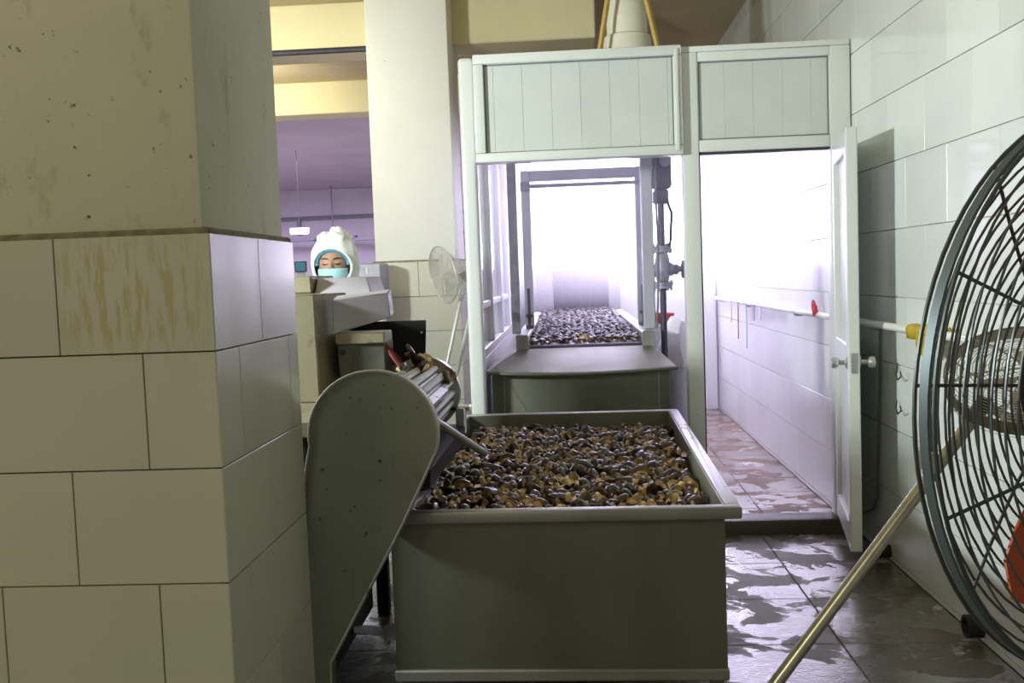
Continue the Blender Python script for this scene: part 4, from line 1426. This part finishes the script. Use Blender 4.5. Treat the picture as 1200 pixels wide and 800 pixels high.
single('roof_plank', MB().box(.55, 1.1, 7.6, 7.7, 2.501, 2.86), 'card', 'brown board lying behind the vent duct on the booth roof', 'board', (.8, 7.65, 2.5), bevel=.004)
single('roof_batten', MB().box(-.46, .25, 5.4, 5.44, 2.501, 2.548), 'wood', 'yellow timber batten along the front edge of the booth roof', 'batten', (-.1, 5.42, 2.5), bevel=.003)
single('carton', MB().box(-.05, .14, 6.6, 6.8, 2.501, 2.79), 'cream_plastic', 'pale carton standing on the booth roof beside the duct', 'carton', (.05, 6.7, 2.5), bevel=.004)

# ------------------------------------------------------------------ steam in the booth
sb = MB().box(-.455, 1.435, 5.32, 9.62, .02, 2.39)
sm = bpy.data.materials.new('steam')
sm.use_nodes = True
nt = sm.node_tree
nt.nodes.clear()
o_ = nt.nodes.new('ShaderNodeOutputMaterial')
pv = nt.nodes.new('ShaderNodeVolumePrincipled')
pv.inputs['Color'].default_value = (.98, .97, 1, 1)
pv.inputs['Anisotropy'].default_value = .45
geo = nt.nodes.new('ShaderNodeNewGeometry')
sx = nt.nodes.new('ShaderNodeSeparateXYZ')
nt.links.new(geo.outputs['Position'], sx.inputs[0])
hz = nt.nodes.new('ShaderNodeMapRange')
hz.inputs['From Min'].default_value = 1.10
hz.inputs['From Max'].default_value = 1.8
hz.inputs['To Min'].default_value = .02
hz.inputs['To Max'].default_value = .6
nt.links.new(sx.outputs['Z'], hz.inputs['Value'])
nn = nt.nodes.new('ShaderNodeTexNoise')
nn.inputs['Scale'].default_value = 1.6
nn.inputs['Detail'].default_value = 2
nt.links.new(geo.outputs['Position'], nn.inputs['Vector'])
n2 = nt.nodes.new('ShaderNodeMapRange')
n2.inputs['From Min'].default_value = .3
n2.inputs['From Max'].default_value = .7
n2.inputs['To Min'].default_value = .6
n2.inputs['To Max'].default_value = 1.4
nt.links.new(nn.outputs['Fac'], n2.inputs['Value'])
mu = nt.nodes.new('ShaderNodeMath')
mu.operation = 'MULTIPLY'
nt.links.new(hz.outputs['Result'], mu.inputs[0])
nt.links.new(n2.outputs['Result'], mu.inputs[1])
yr = nt.nodes.new('ShaderNodeMapRange')
yr.inputs['From Min'].default_value = 5.6
yr.inputs['From Max'].default_value = 8.8
yr.inputs['To Min'].default_value = .40
yr.inputs['To Max'].default_value = 1.5
nt.links.new(sx.outputs['Y'], yr.inputs['Value'])
m3 = nt.nodes.new('ShaderNodeMath')
m3.operation = 'MULTIPLY'
nt.links.new(mu.outputs[0], m3.inputs[0])
nt.links.new(yr.outputs['Result'], m3.inputs[1])
nt.links.new(m3.outputs[0], pv.inputs['Density'])
nt.links.new(pv.outputs['Volume'], o_.inputs['Volume'])
M['steam'] = sm
single('steam', sb, 'steam', 'white steam hanging in the booth over the conveyor', 'steam', (.5, 7.5, .02), kind='stuff', smooth=0)
